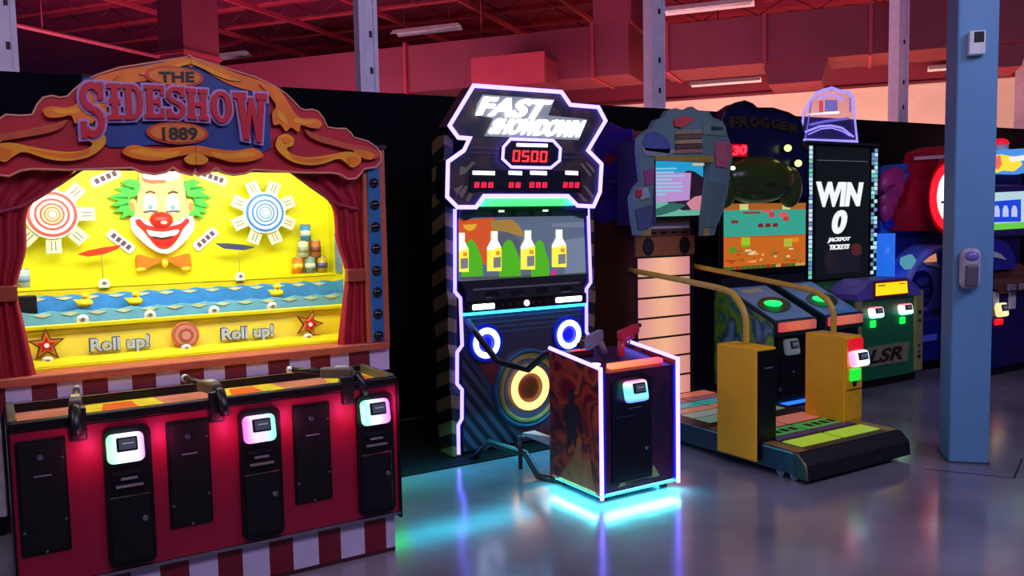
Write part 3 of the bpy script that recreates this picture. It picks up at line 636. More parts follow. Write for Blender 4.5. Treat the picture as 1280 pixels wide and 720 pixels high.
scroll([(232, 78), (238, 76), (246, 80), (262, 87), (280, 95), (300, 102), (284, 101), (266, 94), (250, 86), (240, 82)], COL2, .024)  # lighter strokes over the scrolls: carving highlights put in as colour
scroll([(344, 116), (352, 122), (360, 134), (368, 146), (362, 146), (352, 134), (344, 126)], COL2, .025)
scroll([(366, 148), (378, 151), (392, 152), (386, 156), (374, 155), (366, 153)], COL2, .025)
scroll([(346, 138), (354, 146), (358, 156), (350, 152), (344, 146)], COL2, .025)
scroll([(358, 192), (378, 199), (400, 198), (418, 195), (402, 201), (382, 204), (364, 200)], CO, .026)
scroll([(349, 174), (355, 171), (361, 175), (358, 179), (352, 180)], CO, .027)
scroll([(262, 190), (284, 193), (306, 190), (318, 194), (300, 198), (278, 199), (264, 195)], COL2, .026)
scroll([(430, 198), (440, 196), (446, 201), (440, 207), (433, 205)], CO, .025)
scroll([(438, 188), (452, 188), (464, 193), (462, 200), (450, 198), (442, 193)], CO, .02)
scroll([(322, 106), (335, 107), (347, 113), (356, 126), (367, 143), (378, 149), (392, 149), (400, 154), (396, 161), (384, 160), (374, 157), (371, 166), (362, 160), (355, 165), (348, 156), (340, 157), (338, 142), (343, 134), (336, 122)], CO)
scroll([(345, 172), (354, 168), (364, 173), (364, 182), (356, 186), (362, 193), (378, 197), (396, 196), (415, 193), (432, 190), (446, 194), (448, 203), (438, 210), (430, 204), (420, 199), (402, 205), (384, 207), (364, 203), (350, 194), (342, 183)], COL2, .02)
scroll([(378, 162), (392, 168), (412, 174), (432, 180), (456, 184), (472, 192), (466, 199), (446, 191), (420, 184), (398, 178), (384, 171)], M((190, 76, 40), .45, noise=.2), .015)
scroll([(232, 184), (246, 183), (264, 186), (290, 189), (315, 186), (327, 195), (312, 202), (288, 203), (268, 198), (250, 194), (236, 192)], CO, .02)
scroll([(232, 196), (238, 192), (250, 194), (258, 200), (252, 206), (240, 206), (233, 202)], COL2, .026)
for c, rx, rz, w, bb in (((217, 97), 36, 13, 'THE', (197, 91, 241, 104)), ((221, 167), 38, 14, '1889', (201, 160, 245, 176))):
    x, z = at(c[0], c[1], YM); sx = abs(at(c[0] + rx, c[1], YM)[0] - x); sz = abs(at(c[0], c[1] + rz, YM)[1] - z)
    q = Q(); q.disc((x, z), sx, YM - .026, YM - .01, M((200, 60, 30), .45), 32, sz); q.disc((x, z), sx * .88, YM - .03, YM - .02, M((226, 120, 40), .45, noise=.15), 32, sz * .82); o = q.done('oval_plate', crest, 'orange oval plate reading ' + w)
    q = Q(); a = at(bb[0], (bb[1] + bb[3]) / 2, YM); b = at(bb[2], (bb[1] + bb[3]) / 2, YM); hh = abs(at(c[0], bb[1], YM)[1] - at(c[0], bb[3], YM)[1]) / 2
    q.text(w, [(a[0], a[1] - hh), (b[0], b[1] - hh), (b[0], b[1] + hh), (a[0], a[1] + hh)], YM - .03, .004, M((40, 24, 16), .5), .03); q.done('lettering', o, 'dark lettering')
LAV = M((176, 140, 200), .45, noise=.05); CRI = M((196, 8, 48), .4, noise=.08)
def glyph(q, ch, x0, zb0, x1, zb1, h0, h1, y, d, m, g, off=0):
    # slab-serif fairground letter between (x0,zb0) and (x1,zb1), heights h0/h1, grown by g
    def W(u, v): zb = lerp(zb0, zb1, u); return (lerp(x0, x1, u), zb + lerp(h0, h1, u) * v)
    w = x1 - x0; h = (h0 + h1) / 2; gx = g / w; gz = g / h
    cnt = [0]
    def R(u0, v0, u1, v1):
        cnt[0] += 1; e = .0004 * cnt[0] + off
        q.prism([W(u0 - gx, v0 - gz), W(u1 + gx, v0 - gz), W(u1 + gx, v1 + gz), W(u0 - gx, v1 + gz)], 'y', y - d - e, y, m)
    def Pg(P):
        cx = sum(p[0] for p in P) / len(P); cz = sum(p[1] for p in P) / len(P)
        q.prism([W(p[0] + (gx if p[0] > cx else -gx), p[1] + (gz if p[1] > cz else -gz)) for p in P], 'y', y - d - .0005 * len(q.bm.verts) / 8 % .004, y, m)
    def arc(cu, cv, ru, rv, a0, a1, tu, tv, n=14):
        tu += 2 * gx; tv += 2 * gz
        for i in range(n):
            A, B = rad(lerp(a0, a1, i / n)), rad(lerp(a0, a1, (i + 1) / n))
            o = lambda a, s: (cu + (ru + s * tu / 2) * cos(a), cv + (rv + s * tv / 2) * sin(a))
            q.prism([W(*o(A, -1)), W(*o(A, 1)), W(*o(B, 1)), W(*o(B, -1))], 'y', y - d - .0003 - off, y, m)
    sv = .13
    if ch == 'I': R(.3, 0, .7, 1); R(.05, 0, .95, sv); R(.05, 1 - sv, .95, 1); R(.15, .43, .85, .57)
    if ch == 'D': R(.12, 0, .42, 1); R(0, 0, .55, sv); R(0, 1 - sv, .55, 1); arc(.5, .5, .35, .43, -90, 90, .28, .14)
    if ch == 'E': R(.12, 0, .42, 1); R(0, 0, 1, sv); R(0, 1 - sv, 1, 1); R(.42, .44, .75, .56); R(.82, 0, 1, .3); R(.82, .7, 1, 1); R(.66, .36, .8, .64)
    if ch == 'H': R(.08, 0, .36, 1); R(.64, 0, .92, 1); R(.36, .43, .64, .57); R(0, 0, .44, sv); R(0, 1 - sv, .44, 1); R(.56, 0, 1, sv); R(.56, 1 - sv, 1, 1)
    if ch == 'O': arc(.5, .5, .36, .43, 0, 360, .28, .14, 28)
    if ch == 'S': arc(.5, .74, .36, .20, 30, 270, .26, .13, 18); arc(.5, .28, .36, .22, -180 + 30, 90, .26, .13, 18); R(.74, .68, .98, 1); R(.0, .0, .24, .30); R(.36, .47, .64, .55)
    if ch == 'W': 
        Pg([(.08, 1), (.3, 1), (.42, 0), (.26, 0)]); Pg([(.46, .9), (.58, .9), (.42, 0), (.28, 0)]); Pg([(.46, .9), (.6, .9), (.8, 0), (.64, 0)]); Pg([(.76, 1), (.96, 1), (.8, 0), (.66, 0)]); R(0, 1 - sv, .38, 1); R(.68, 1 - sv, 1.02, 1)
q1 = Q(); q2 = Q()
for li_, (ch, xa, xb, ta, tb, ba, bb) in enumerate((('S', 101, 131, 104, 105, 174, 172), ('I', 133, 153, 106, 107, 151, 151), ('D', 154, 178, 107, 108, 151, 150), ('E', 180, 204, 108, 109, 149, 149), ('S', 207, 230, 110, 111, 149, 150), ('H', 232, 258, 112, 114, 150, 152), ('O', 262, 288, 115, 116, 154, 156), ('W', 291, 332, 117, 119, 173, 181))):
    A = at(xa, ba, YM); Bb = at(xb, bb, YM); hA = at(xa, ta, YM)[1] - A[1]; hB = at(xb, tb, YM)[1] - Bb[1]
    glyph(q1, ch, A[0], A[1], Bb[0], Bb[1], hA, hB, YM - .012, .02, LAV, .011, .0025 * (li_ % 2)); glyph(q2, ch, A[0], A[1], Bb[0], Bb[1], hA, hB, YM - .032, .014, CRI, 0, .0025 * (li_ % 2))
o = q1.done('letter_outline', crest, 'lavender outline behind the SIDESHOW letters'); q2.done('lettering', o, 'crimson SIDESHOW fairground letters')
# supports of the crest
q = Q(); q.box(-.1, 1.745, YM + .05, YM + .08, 1.80, 1.94, OUT); q.box(.4, 1.25, YM + .05, YM + .075, 1.9, 2.2, OUT); q.done('crest_bracket', booth)
# ================================================================== NEON SHOOTING GAME
GX = 3.13; GY = 4.89; MY = 4.79
gun = thing('shooting_arcade_game', 'tall dark shooting game outlined in white neon with a bottle screen and glowing pedestal', 'arcade game', (GX, 5.0, .012))
gm = lambda P: [(2 * GX - x, z) for x, z in P][::-1]
NEON = E((106, 94, 255), 6); NEONW = E((214, 206, 255), 4.0); HAZ = stripes((14, 14, 16), (112, 92, 62), .17, (.35, .35, 1.0), .5)
q = Q(); q.prism([(4.94, .03), (5.35, .03), (5.35, 2.1), (5.2, 2.2), (4.93, 2.2), (4.93, 1.6), (4.945, 1.58), (4.945, 1.15), (4.93, 1.1)], 'x', 2.60, 3.66, DARK)
q.box(2.64, 3.62, 4.98, 5.3, .012, .03, BLACK); q.done('cabinet', gun)
for x0, x1, lab in ((2.535, 2.598, 1), (3.662, 3.725, 0)):
    q = Q(); q.prism([(4.885, .02), (5.06, .02), (5.1, .3), (5.08, .7), (5.12, 1.1), (5.06, 2.1), (4.89, 2.1), (4.91, 1.12), (4.89, 1.05), (4.91, .75), (4.89, .7), (4.905, .48), (4.885, .42)], 'x', x0, x1, HAZ)
    q.done('side_panel', gun, 'dark side panel with tan hazard stripes')
LP = [(2.598, 1.632), (2.583, 1.10), (2.622, 1.055), (2.626, .746), (2.588, .703), (2.582, .497), (2.617, .454), (2.611, .263), (2.582, .222), (2.580, .03)]
for f in (0, 1):
    q = Q(); P = gm(LP) if f else LP
    q.tube([(x, GY - .005, z) for x, z in P], .012, NEON, 8); q.done('light_strip', gun, 'white violet edge light')
    q = Q(); q.tube([(x + (-.016 if f else .016), GY + .012, z) for x, z in P], .016, M((40, 24, 150), .4), 6); q.done('strip_channel', gun, 'deep blue light channel')
# screen
SY = 4.9
q = Q()
def scr(P, m, k=0): q.prism(pts(P, SY - .002 * k), 'y', SY - .002 * k, SY - .002 * k + .0019, m)
q.prism([(2.622, 1.165), (3.642, 1.165), (3.642, 1.575), (2.622, 1.575)], 'y', SY, SY + .02, E((100, 114, 138), .75))
scr([(573, 275), (618, 272), (616, 300), (610, 330), (574, 335)], E((226, 92, 40), .75), 1)
scr([(579, 281), (596, 280), (594, 286), (587, 289), (581, 286)], E((240, 180, 40), .8), 2)
scr([(613, 276), (640, 274), (650, 283), (656, 296), (646, 294), (630, 289), (616, 288)], E((196, 150, 70), .6), 2)
scr([(615, 292), (636, 290), (650, 300), (652, 318), (618, 316)], E((112, 116, 140), .5), 1)
scr([(690, 279), (733, 277), (733, 284), (690, 284)], E((134, 146, 170), .6), 1)
scr([(706, 300), (733, 296), (733, 340), (706, 342)], E((138, 152, 178), .6), 1)
scr([(575, 347), (735, 341), (735, 344), (575, 350)], E((96, 112, 100), .5), 2)
GRN = E((86, 190, 34), .8)
for cx, w in ((590, 13), (637, 13), (675, 11)):
    scr([(cx - w, 346), (cx - w + 1, 320), (cx - w + 6, 304), (cx - 1, 299), (cx + 4, 303), (cx + w - 4, 314), (cx + w, 325), (cx + w + 1, 345)], GRN, 3)
scr([(690, 338), (695, 337), (695, 343), (689, 344)], E((220, 40, 140), .9), 3)
BY_, BWh, BLb = E((250, 240, 80), 1.0), E((255, 255, 225), 1.2), E((150, 150, 150), .6)
for cx, z0, z1, cut in ((577, 291, 340, 1), (618, 289, 339, 0), (660, 288, 337, 0), (699, 287, 334, 0)):
    hgt = z1 - z0; BP = lambda u, v: (max(574, cx + u), z0 + v * hgt)
    scr([BP(-9, 1), BP(-9, .45), BP(-7, .34), BP(-4, .22), BP(-4, 0), BP(4, 0), BP(4, .22), BP(7, .34), BP(9, .45), BP(9, 1)], BY_, 4)
    scr([BP(-9, .48), BP(-9, .42), BP(-7, .34), BP(-4, .22), BP(-4, 0), BP(4, 0), BP(4, .22), BP(7, .34), BP(9, .42), BP(5, .40), BP(0, .46)], BWh, 5)
    scr([BP(-1, .92), BP(-1, .66), BP(8, .64), BP(8, .9)], BLb, 6); scr([BP(2, .60), BP(2, .5), BP(7, .5), BP(7, .6)], E((240, 150, 40), .9), 6)
q.done('screen', gun, 'lit screen showing yellow bottles against green bushes')
q = Q(); q.prism([(2.622, 1.165), (3.642, 1.165), (3.60, 1.105), (3.60, 1.03), (2.66, 1.03), (2.66, 1.105)], 'y', 4.865, 4.93, M((44, 40, 48), .3)); q.box(2.70, 3.56, 4.855, 4.87, 1.1, 1.112, GREY); 
for i in range(4): q.box(2.80 + i * .2, 2.90 + i * .2, 4.858, 4.87, 1.045, 1.085, DARK, .006, 1)
q.done('lower_bezel', gun, 'dark ribbed ledge below the screen')
q = Q(); q.prism([(2.622, 1.575), (2.66, 1.555), (2.72, 1.575), (3.54, 1.575), (3.60, 1.555), (3.642, 1.575), (3.642, 1.64), (2.622, 1.64)], 'y', 4.86, 4.93, M((30, 44, 40), .3))
for i in range(4): q.cyl((2.88 + i * .145, 4.861, 1.602), (2.88 + i * .145, 4.855, 1.602), .02, BLACK, n=14)
for x in (2.93, 3.28): q.box(x - .02, x + .02, 4.853, 4.86, 1.607, 1.62, E((210, 255, 220), 1.4))
q.done('upper_bezel', gun, 'upper bezel with four dark holes')
q = Q(); q.box(2.645, 3.63, 4.868, 4.93, .955, 1.03, BLACK, .006, 1); 
for i in range(9): q.disc((2.93 + i * .06, .992), .009, 4.864, 4.87, M((90, 20, 24), .4), 10)
lb = q.done('lamp_bar', gun, 'black lamp bar with white lights')
q = Q(); q.box(2.70, 2.865, 4.858, 4.87, .972, 1.008, E((255, 250, 245), 5), .006, 2); q.done('white_lamp', lb, 'bright white lamp of the bar'); q = Q(); q.box(3.36, 3.58, 4.858, 4.87, .976, 1.012, E((255, 250, 245), 5), .006, 2); q.done('white_lamp', lb, 'bright white lamp of the bar'); q = Q(); q.disc((3.12, .992), .02, 4.86, 4.87, E((255, 225, 215), 3), 16); q.done('white_lamp', lb, 'small round white lamp')
# lower panel
CHEV = stripes((20, 16, 30), (52, 60, 78), .072, (.8, 0, .62), .5, .4)
q = Q(); q.box(2.625, 3.635, 4.905, 4.94, .03, .955, M((52, 52, 76), .32, noise=.2, scale=3))
for i in range(4): q.box(2.64, 3.62, 4.902, 4.906, .905 - i * .034, .914 - i * .034, M((66, 84, 110), .3))
pn = q.done('front_panel', gun)
q = Q(); q.prism([(2.63, .04), (3.08, .04), (2.63, .70)], 'y', 4.898, 4.906, CHEV); q.prism([(2.75, .62), (2.98, .58), (3.35, .04), (3.12, .04)], 'y', 4.9, 4.906, M((104, 30, 36), .4, noise=.3)); q.done('chevron_print', pn, 'diagonal ribbed print')
q = Q(); q.box(2.64, 3.62, 4.872, 4.905, .938, .955, E((40, 190, 255), 6)); q.done('cyan_lamp', gun, 'cyan lamp under the lamp bar')
for x, lab in ((2.805, 'left'), (3.475, 'right')):
    q = Q(); q.disc((x, .745), .128, 4.88, 4.906, M((14, 40, 190), .3)); o = q.done('speaker', gun, 'blue speaker with a white light ring')
    q = Q(); q.ring((x, 4.872, .745), .082, .02, E((205, 225, 255), 3.5), 40, 8, .6); q.done('light_ring', o, 'white light ring')
    q = Q(); q.ell((x, 4.882, .745), (.055, .012, .055), E((14, 22, 230), .9), 18, 8); q.done('cone', o, 'glowing blue cone')
q = Q(); q.disc((GX, .405), .275, 4.878, 4.906, M((60, 76, 100), .35)); q.ring((GX, 4.876, .405), .225, .018, M((120, 124, 60), .4), 48, 8); q.ring((GX, 4.874, .405), .258, .012, M((40, 80, 120), .4), 48, 8); o = q.done('woofer', gun, 'round grey woofer with an olive ring')
q = Q(); q.ring((GX, 4.855, .41), .128, .027, E((255, 176, 96), 3.2), 48, 8, .6); q.done('light_ring', o, 'amber light ring')
q = Q(); q.ell((GX, 4.872, .41), (.095, .02, .095), M((110, 60, 22), .4, noise=.3), 20, 10); q.done('cone', o, 'brown cone')
# marquee
MP = [(592, 107), (702, 115), (713, 131), (748, 134), (757, 151), (735, 188), (752, 205), (750, 240), (742, 258), (722, 257), (710, 245), (605, 245), (595, 259), (572, 259), (559, 246), (560, 202), (580, 188), (587, 173), (573, 172), (562, 157)]
W = pts(MP, MY)
FACE = blotch([(22, 18, 34), (30, 26, 44), (70, 46, 40), (24, 22, 36)], 5)
q = Q(); q.prism(W, 'y', MY + .012, MY + .16, FACE, BLACK); q.box(2.75, 3.5, MY + .16, 4.95, 1.75, 2.15, BLACK); mq = q.done('marquee', gun)
q = Q(); q.tube([(x, MY, z) for x, z in W], .0135, E((116, 102, 255), 6), 8, True); q.done('light_outline', mq, 'white violet light outline')
q = Q(); TW = E((255, 252, 245), 4.5); TS = E((255, 226, 150), .8)
def field(bl, br, tr, tl): return [at(*p, MY) for p in (bl, br, tr, tl)]
q.text('FAST', field((595, 144), (675, 149), (690, 126), (605, 121)), MY + .01, .03, TW, .03, 0)
q.text('SHOWDOWN', field((610, 167), (722, 172), (731, 151), (620, 148)), MY + .01, .03, TW, .028, 0)
q.done('lettering', mq, 'blazing white two line lettering')
q = Q(); q.prism(pts([(594, 143), (597, 130), (604, 118), (694, 124), (686, 144), (735, 149), (724, 175), (606, 170), (617, 148)], MY), 'y', MY + .006, MY + .012, E((150, 156, 176), .5)); q.done('lettering_plate', mq, 'pale plate behind the lettering')
oc = [(637, 174), (690, 176), (699, 186), (698, 201), (687, 210), (638, 209), (627, 199), (628, 184)]
q = Q(); q.prism(pts(oc, MY - .01), 'y', MY - .02, MY + .012, M((20, 16, 34), .3)); sc_ = q.done('score_box', mq, 'octagon score box')
q = Q(); q.tube([(x, MY - .024, z) for x, z in pts(oc, MY - .01)], .010, E((116, 102, 255), 6), 8, True); q.done('light_outline', sc_)
q = Q(); q.prism(pts([(640, 187), (686, 188), (687, 204), (640, 203)], MY - .022), 'y', MY - .024, MY - .02, M((60, 4, 14), .4)); RD = E((255, 44, 52), 2.4)
x0, z0 = at(641, 202, MY - .03); x1, z1 = at(686, 189, MY - .03); w = (x1 - x0) / 4
for i, ch in enumerate('0500'): seg7(q, ch, x0 + i * w, z0, w * .74, (z1 - z0), MY - .024, .006, RD)
q.done('digit_display', sc_, 'red digits reading 0500')
q = Q(); q.prism(pts([(646, 179), (684, 180), (684, 184), (646, 183)], MY - .022), 'y', MY - .028, MY - .02, E((255, 250, 255), 2.5)); q.done('caption_light', sc_, 'white caption above the digits')
q = Q(); q.prism(pts([(588, 212), (726, 214), (727, 240), (587, 239)], MY), 'y', MY + .002, MY + .014, M((16, 15, 28), .3)); st_ = q.done('score_strip', mq, 'dark strip of small scores')
for a, b, n in ((591, 618, 3), (636, 652, 2), (663, 683, 3), (707, 722, 3)):
    q = Q(); q.prism(pts([(a, 213.5), (b, 214.2), (b, 219), (a, 218.2)], MY), 'y', MY - .006, MY + .004, E((255, 246, 255), 2.2)); q.done('caption_light', st_, 'white caption')
for a, b, n in ((593, 619, 3), (636, 653, 2), (662, 686, 3), (704, 726, 3)):
    q = Q(); xa, za = at(a, 234.5, MY); xb, zb = at(b, 228, MY); w = (xb - xa) / n
    for i in range(n): seg7(q, '8', xa + i * w, za, w * .62, zb - za, MY + .002, .006, E((255, 30, 66), 2.0))
    q.done('digit_display', st_, 'small red digits')
TAN = M((126, 110, 92), .5)
for P in ([(576, 208), (584, 209), (591, 202), (595, 203), (582, 217), (575, 219)], [(574, 242), (582, 232), (586, 233), (578, 248)], [(582, 250), (588, 241), (592, 243), (586, 252)], [(725, 204), (729, 204), (741, 219), (737, 220)], [(732, 203), (736, 204), (744, 212), (743, 217)], [(729, 232), (733, 232), (744, 246), (741, 249)], [(722, 241), (726, 242), (736, 252), (731, 252)], [(568, 236), (580, 231), (572, 244)]):
    q = Q(); q.prism(pts(P, MY), 'y', MY + .004, MY + .014, TAN); q.done('hazard_bar', mq, 'tan hazard bar')
for P in ([(590, 183), (624, 185), (624, 187), (590, 186)], [(703, 188), (726, 190), (726, 192), (703, 191)], [(590, 189), (622, 191), (622, 193), (590, 192)], [(703, 195), (728, 196), (728, 198), (703, 198)]):
    q = Q(); q.prism(pts(P, MY), 'y', MY + .006, MY + .014, M((70, 62, 84), .35)); q.done('vent_rib', mq)
q = Q(); q.prism([(x, z) for x, z in pts([(606, 246), (709, 246), (718, 257), (598, 258)], MY)], 'y', MY + .0, MY + .1, ramp_glow([(0, (40, 220, 190)), (.15, (20, 240, 100)), (.85, (20, 235, 90)), (1, (40, 210, 230))], 1.3)); q.done('green_lamp', mq, 'glowing green lamp under the marquee')
# arms to the pedestal
ARM = M((46, 30, 34), .35)
for pth in ([(584, 401, 4.87), (602, 426, 4.72), (622, 452, 4.6), (660, 462, 4.4), (682, 442, 4.2), (699, 441, 4.07)], [(586, 578, 4.86), (612, 553, 4.6), (657, 567, 4.4), (673, 595, 4.2), (700, 603, 4.07)]):
    q = Q(); q.tube([at3(a, b_, y) for a, b_, y in pth], .021, ARM, 8); q.done('linking_arm', gun, 'dark bent arm linking cabinet and pedestal')
q = Q(); v = [at3(653, 541, 4.42), at3(668, 538, 4.42), at3(693, 547, 4.1), at3(693, 557, 4.1)]
vs = [p + Vector((0, 0, -.012)) for p in v]; mm = M((170, 180, 190), .35); q.poly(v, mm); q.poly(vs[::-1], mm)
for i in range(4): q.poly([v[i], vs[i], vs[(i + 1) % 4], v[(i + 1) % 4]], mm)
q.tube([at3(655, 546, 4.42), at3(640, 566, 4.5)], .012, ARM, 6); q.tube([at3(690, 558, 4.1), at3(690, 590, 4.1)], .012, ARM, 6); q.done('cover_plate', gun, 'pale sloping cover plate between the arms')
for a in ((650, 545, 4.42), (690, 552, 4.1)): q = Q(); p = at3(*a); q.tube([p, Vector((p.x, p.y, .012))], .014, ARM, 6); q.done('plate_support', gun)
# pedestal
SIDE = blotch([(90, 20, 34), (170, 56, 40), (50, 24, 36), (190, 76, 44), (110, 24, 34)], 4.5, .35, .6)
FR = blotch([(44, 14, 46), (70, 20, 50), (30, 16, 40)], 7, .35)
px0, px1, py0, py1 = 2.785, 3.325, 3.63, 4.085
q = Q(); prof = [(py0, .05), (py1, .05), (py1, .775), (py0, .715)]
q.prism(prof, 'x', px0, px1, FR, FR); q.box(px0 + .05, px1 - .05, py0 + .05, py1 - .05, .03, .05, BLACK); pd = q.done('pedestal', gun)
for x0, x1, lab in ((px0 - .012, px0, 0), (px1, px1 + .012, 1)):
    q = Q(); q.prism([(py0 - .012, .045), (py1 + .01, .045), (py1 + .01, .805), (py0 - .012, .748)], 'x', x0, x1, SIDE); q.done('side_panel', pd, 'dark red printed side panel')
for x in (px0 - .006, px1 + .006):
    q = Q(); q.tube([(x, py1 + .012, .806), (x, py0 - .016, .748), (x, py0 - .016, .028)], .0115, E((112, 98, 255), 7), 8); q.done('light_strip', pd, 'white violet edge light')
    xx = x + (.022 if x < 3 else -.022); q = Q(); q.box(xx - .01, xx + .01, py0 - .012, py0, .05, .72, M((40, 24, 190), .35)); q.done('strip_channel', pd, 'deep blue light channel')
q = Q(); q.prism([(2.86, .10), (3.14, .10), (3.14, .66), (3.10, .685), (2.90, .685), (2.86, .66)], 'y', py0 - .012, py0 + .002, M((10, 12, 28), .3)); q.box(2.88, 3.12, py0 - .016, py0 - .01, .12, .47, M((8, 9, 20), .28), .004, 1); o = q.done('coin_door', pd, 'black coin door')
q = Q(); q.box(2.96, 3.06, py0 - .02, py0 - .012, .505, .512, CHROME); q.cyl((3.095, py0 - .012, .27), (3.095, py0 - .024, .27), .010, CHROME, n=12); q.done('lock', o)
card_reader(pd, 3.005, py0 - .014, .60, [(0, (90, 120, 255)), (.3, (110, 210, 255)), (.6, (90, 235, 255)), (.8, (170, 255, 200)), (1, (255, 120, 180))], 1.6, .15, .12, 'cyan lit card reader', 'Z')
q = Q(); q.prism([(2.90, .075), (3.10, .092), (3.2, .088), (3.155, .16), (3.13, .11), (2.92, .10)], 'y', py0 - .006, py0 + .004, M((150, 140, 80), .45)); q.box(2.95, 3.1, py0 - .008, py0 - .004, .085, .092, DARK); q.done('badge', pd, 'olive gold wedge shaped badge')
q = Q()
for P in ([(4.02, .05), (3.66, .05), (3.72, .28), (3.77, .2), (3.80, .36), (3.86, .22)], ): q.prism([(a, b_) for a, b_ in P], 'x', px0 - .0145, px0 - .012, M((150, 100, 60), .45, noise=.3))
q.prism([(3.97, .40), (3.93, .50), (3.90, .52), (3.89, .60), (3.85, .60), (3.85, .53), (3.80, .50), (3.77, .36), (3.80, .36), (3.83, .42), (3.84, .26), (3.88, .34), (3.92, .24), (3.93, .40)], 'x', px0 - .0145, px0 - .012, M((40, 28, 40), .45)); q.done('side_art', pd, 'flame and dark figure artwork')
def ptop(y): return lerp(.715, .775, (y - py0) / (py1 - py0))
q = Q(); X = Matrix.Translation((3.09, 3.70, ptop(3.70) + .012)) @ Matrix.Rotation(math.atan2(.06, .455), 4, 'X')
q.box(-.19, .19, -.022, .022, -.014, .014, ramp_glow([(0, (255, 110, 30)), (.7, (255, 80, 40)), (1, (255, 30, 60))], 2.0), .006, 2, X); q.done('top_lamp', pd, 'orange red lamp bar on the pedestal top')
q = Q(); q.disc((0, 0), .03, 0, .012, E((255, 245, 255), 2.2), 20); bmesh.ops.transform(q.bm, matrix=Matrix.Translation((2.885, 3.80, ptop(3.80) + .004)) @ Matrix.Rotation(-pi / 2, 4, 'X'), verts=list(q.bm.verts)); q.done('start_button', pd, 'round white lit button')
q = Q(); q.box(2.82, 3.0, 3.96, 4.05, ptop(3.96), ptop(4.05) + .02, M((60, 10, 20), .35), .006, 1); q.box(2.86, 2.96, 3.985, 4.01, ptop(4.0) + .015, ptop(4.0) + .03, E((255, 40, 60), 1.5)); q.done('top_console', pd, 'dark console with a red light')
UG = E((40, 225, 255), 7)
q = Q(); q.box(px0 + .0, px1 - .0, py0 + .0, py0 + .012, .034, .046, UG); q.box(px0 + .0, px0 + .012, py0 + .012, py1 - .02, .034, .046, UG); q.box(px1 - .012, px1, py0 + .012, py1 - .02, .034, .046, UG); q.done('under_light', pd, 'cyan light strip under the pedestal edge')
for x in (px0 + .05, px1 - .05):
    for y in (py0 + .05, py1 - .05): q = Q(); q.cyl((x, y, 0), (x, y, .05), .022, DARK, n=12); q.done('foot', pd)
# pistols lying on the pedestal top
def pistol(loc, yaw, body, lab, tilt):
    t = thing('toy_pistol', lab, 'toy pistol', loc, 'pistols on the shooting pedestal'); m = M(body, .35, noise=.08); d = M((26, 26, 34), .35)
    X = Matrix.Translation(loc) @ Matrix.Rotation(rad(yaw), 4, 'Z') @ Matrix.Rotation(rad(tilt), 4, 'Y')
    q = Q(); q.box(-.03, .17, -.02, .02, .095, .15, m, .008, 2, X); q.box(-.02, .12, -.016, .016, .075, .1, m, .006, 2, X); q.box(.14, .165, -.005, .005, .148, .162, d, 0, 1, X); q.done('frame', t)
    q = Q(); q.cyl(X @ Vector((.17, 0, .128)), X @ Vector((.205, 0, .128)), .014, d, n=12); q.cyl(X @ Vector((.17, 0, .105)), X @ Vector((.185, 0, .105)), .009, d, n=10); q.done('barrel', t, 'dark muzzle')
    q = Q(); q.tube([X @ Vector(p) for p in ((0, 0, .09), (-.022, 0, .05), (-.038, 0, .004))], [.024, .022, .024], m, 10); q.done('grip', t)
    q = Q(); q.tube([X @ Vector(p) for p in ((.075, 0, .08), (.07, 0, .05), (.03, 0, .045), (.0, 0, .055))], .005, d, 6); q.tube([X @ Vector(p) for p in ((.035, 0, .08), (.045, 0, .06))], .005, d, 6); q.done('trigger_guard', t, 'dark trigger guard'); return t
pistol((3.14, 3.86, ptop(3.86) + .012), 20, (196, 36, 60), 'red toy pistol standing in its rest on the neon pedestal top', -8)
pistol((3.0, 3.90, ptop(3.90) + .012), 200, (120, 112, 120), 'grey toy pistol resting left of the red one on the pedestal top', 10)
# ================================================================== DANCE GAME
DX0, DX1 = 3.935, 4.90; DZ = .172
dance = thing('dance_arcade_game', 'dance game with yellow handrail posts, peach lit tower and scalloped grey green sign', 'arcade game', (4.42, 4.2, 0))
NV = M((24, 44, 62), .4, noise=.1)
q = Q(); q.prism([(3.30, .045), (5.45, .045), (5.45, DZ), (3.30, DZ), (3.25, .14)], 'x', DX0, DX1, NV); pf = q.done('platform', dance, 'low platform with dark teal sides')
q = Q(); q.prism([(3.195, .03), (3.30, .03), (3.30, DZ + .001), (3.265, DZ + .001), (3.205, .115)], 'x', DX0 - .002, DX1 + .002, M((12, 12, 18), .5)); q.done('front_bevel', pf, 'black sloping front edge')
q = Q(); q.box(DX0 - .004, DX0 + .006, 3.30, 5.45, DZ - .006, DZ + .004, CHROME); q.tube([(DX0 - .003, 3.30, DZ), (DX0 - .003, 3.265, DZ), (DX0 - .003, 3.205, .115), (DX0 - .003, 3.197, .035)], .005, M((150, 130, 90), .4, .6), 6); q.done('edge_trim', pf, 'metal edge trim')
for x in (DX0 + .04, DX1 - .06):
    for y in (3.32, 3.42, 4.4, 5.3):
        q = Q(); q.cyl((x - .012, y, .028), (x + .012, y, .028), .028, M((150, 150, 160), .3, .8), n=14); q.box(x - .016, x + .016, y - .012, y + .012, .03, .06, CHROME); q.done('caster', pf, 'small silver caster')
q = Q(); q.box(DX0 + .01, DX1 - .01, 3.275, 4.92, DZ, DZ + .006, M((34, 32, 40), .4)); q.box(DX0 + .012, DX0 + .10, 3.28, 4.0, DZ + .006, DZ + .0075, M((150, 118, 66), .4)); q.box(DX1 - .10, DX1 - .012, 3.28, 3.56, DZ + .006, DZ + .0075, M((150, 118, 66), .4)); dk = q.done('deck', pf)
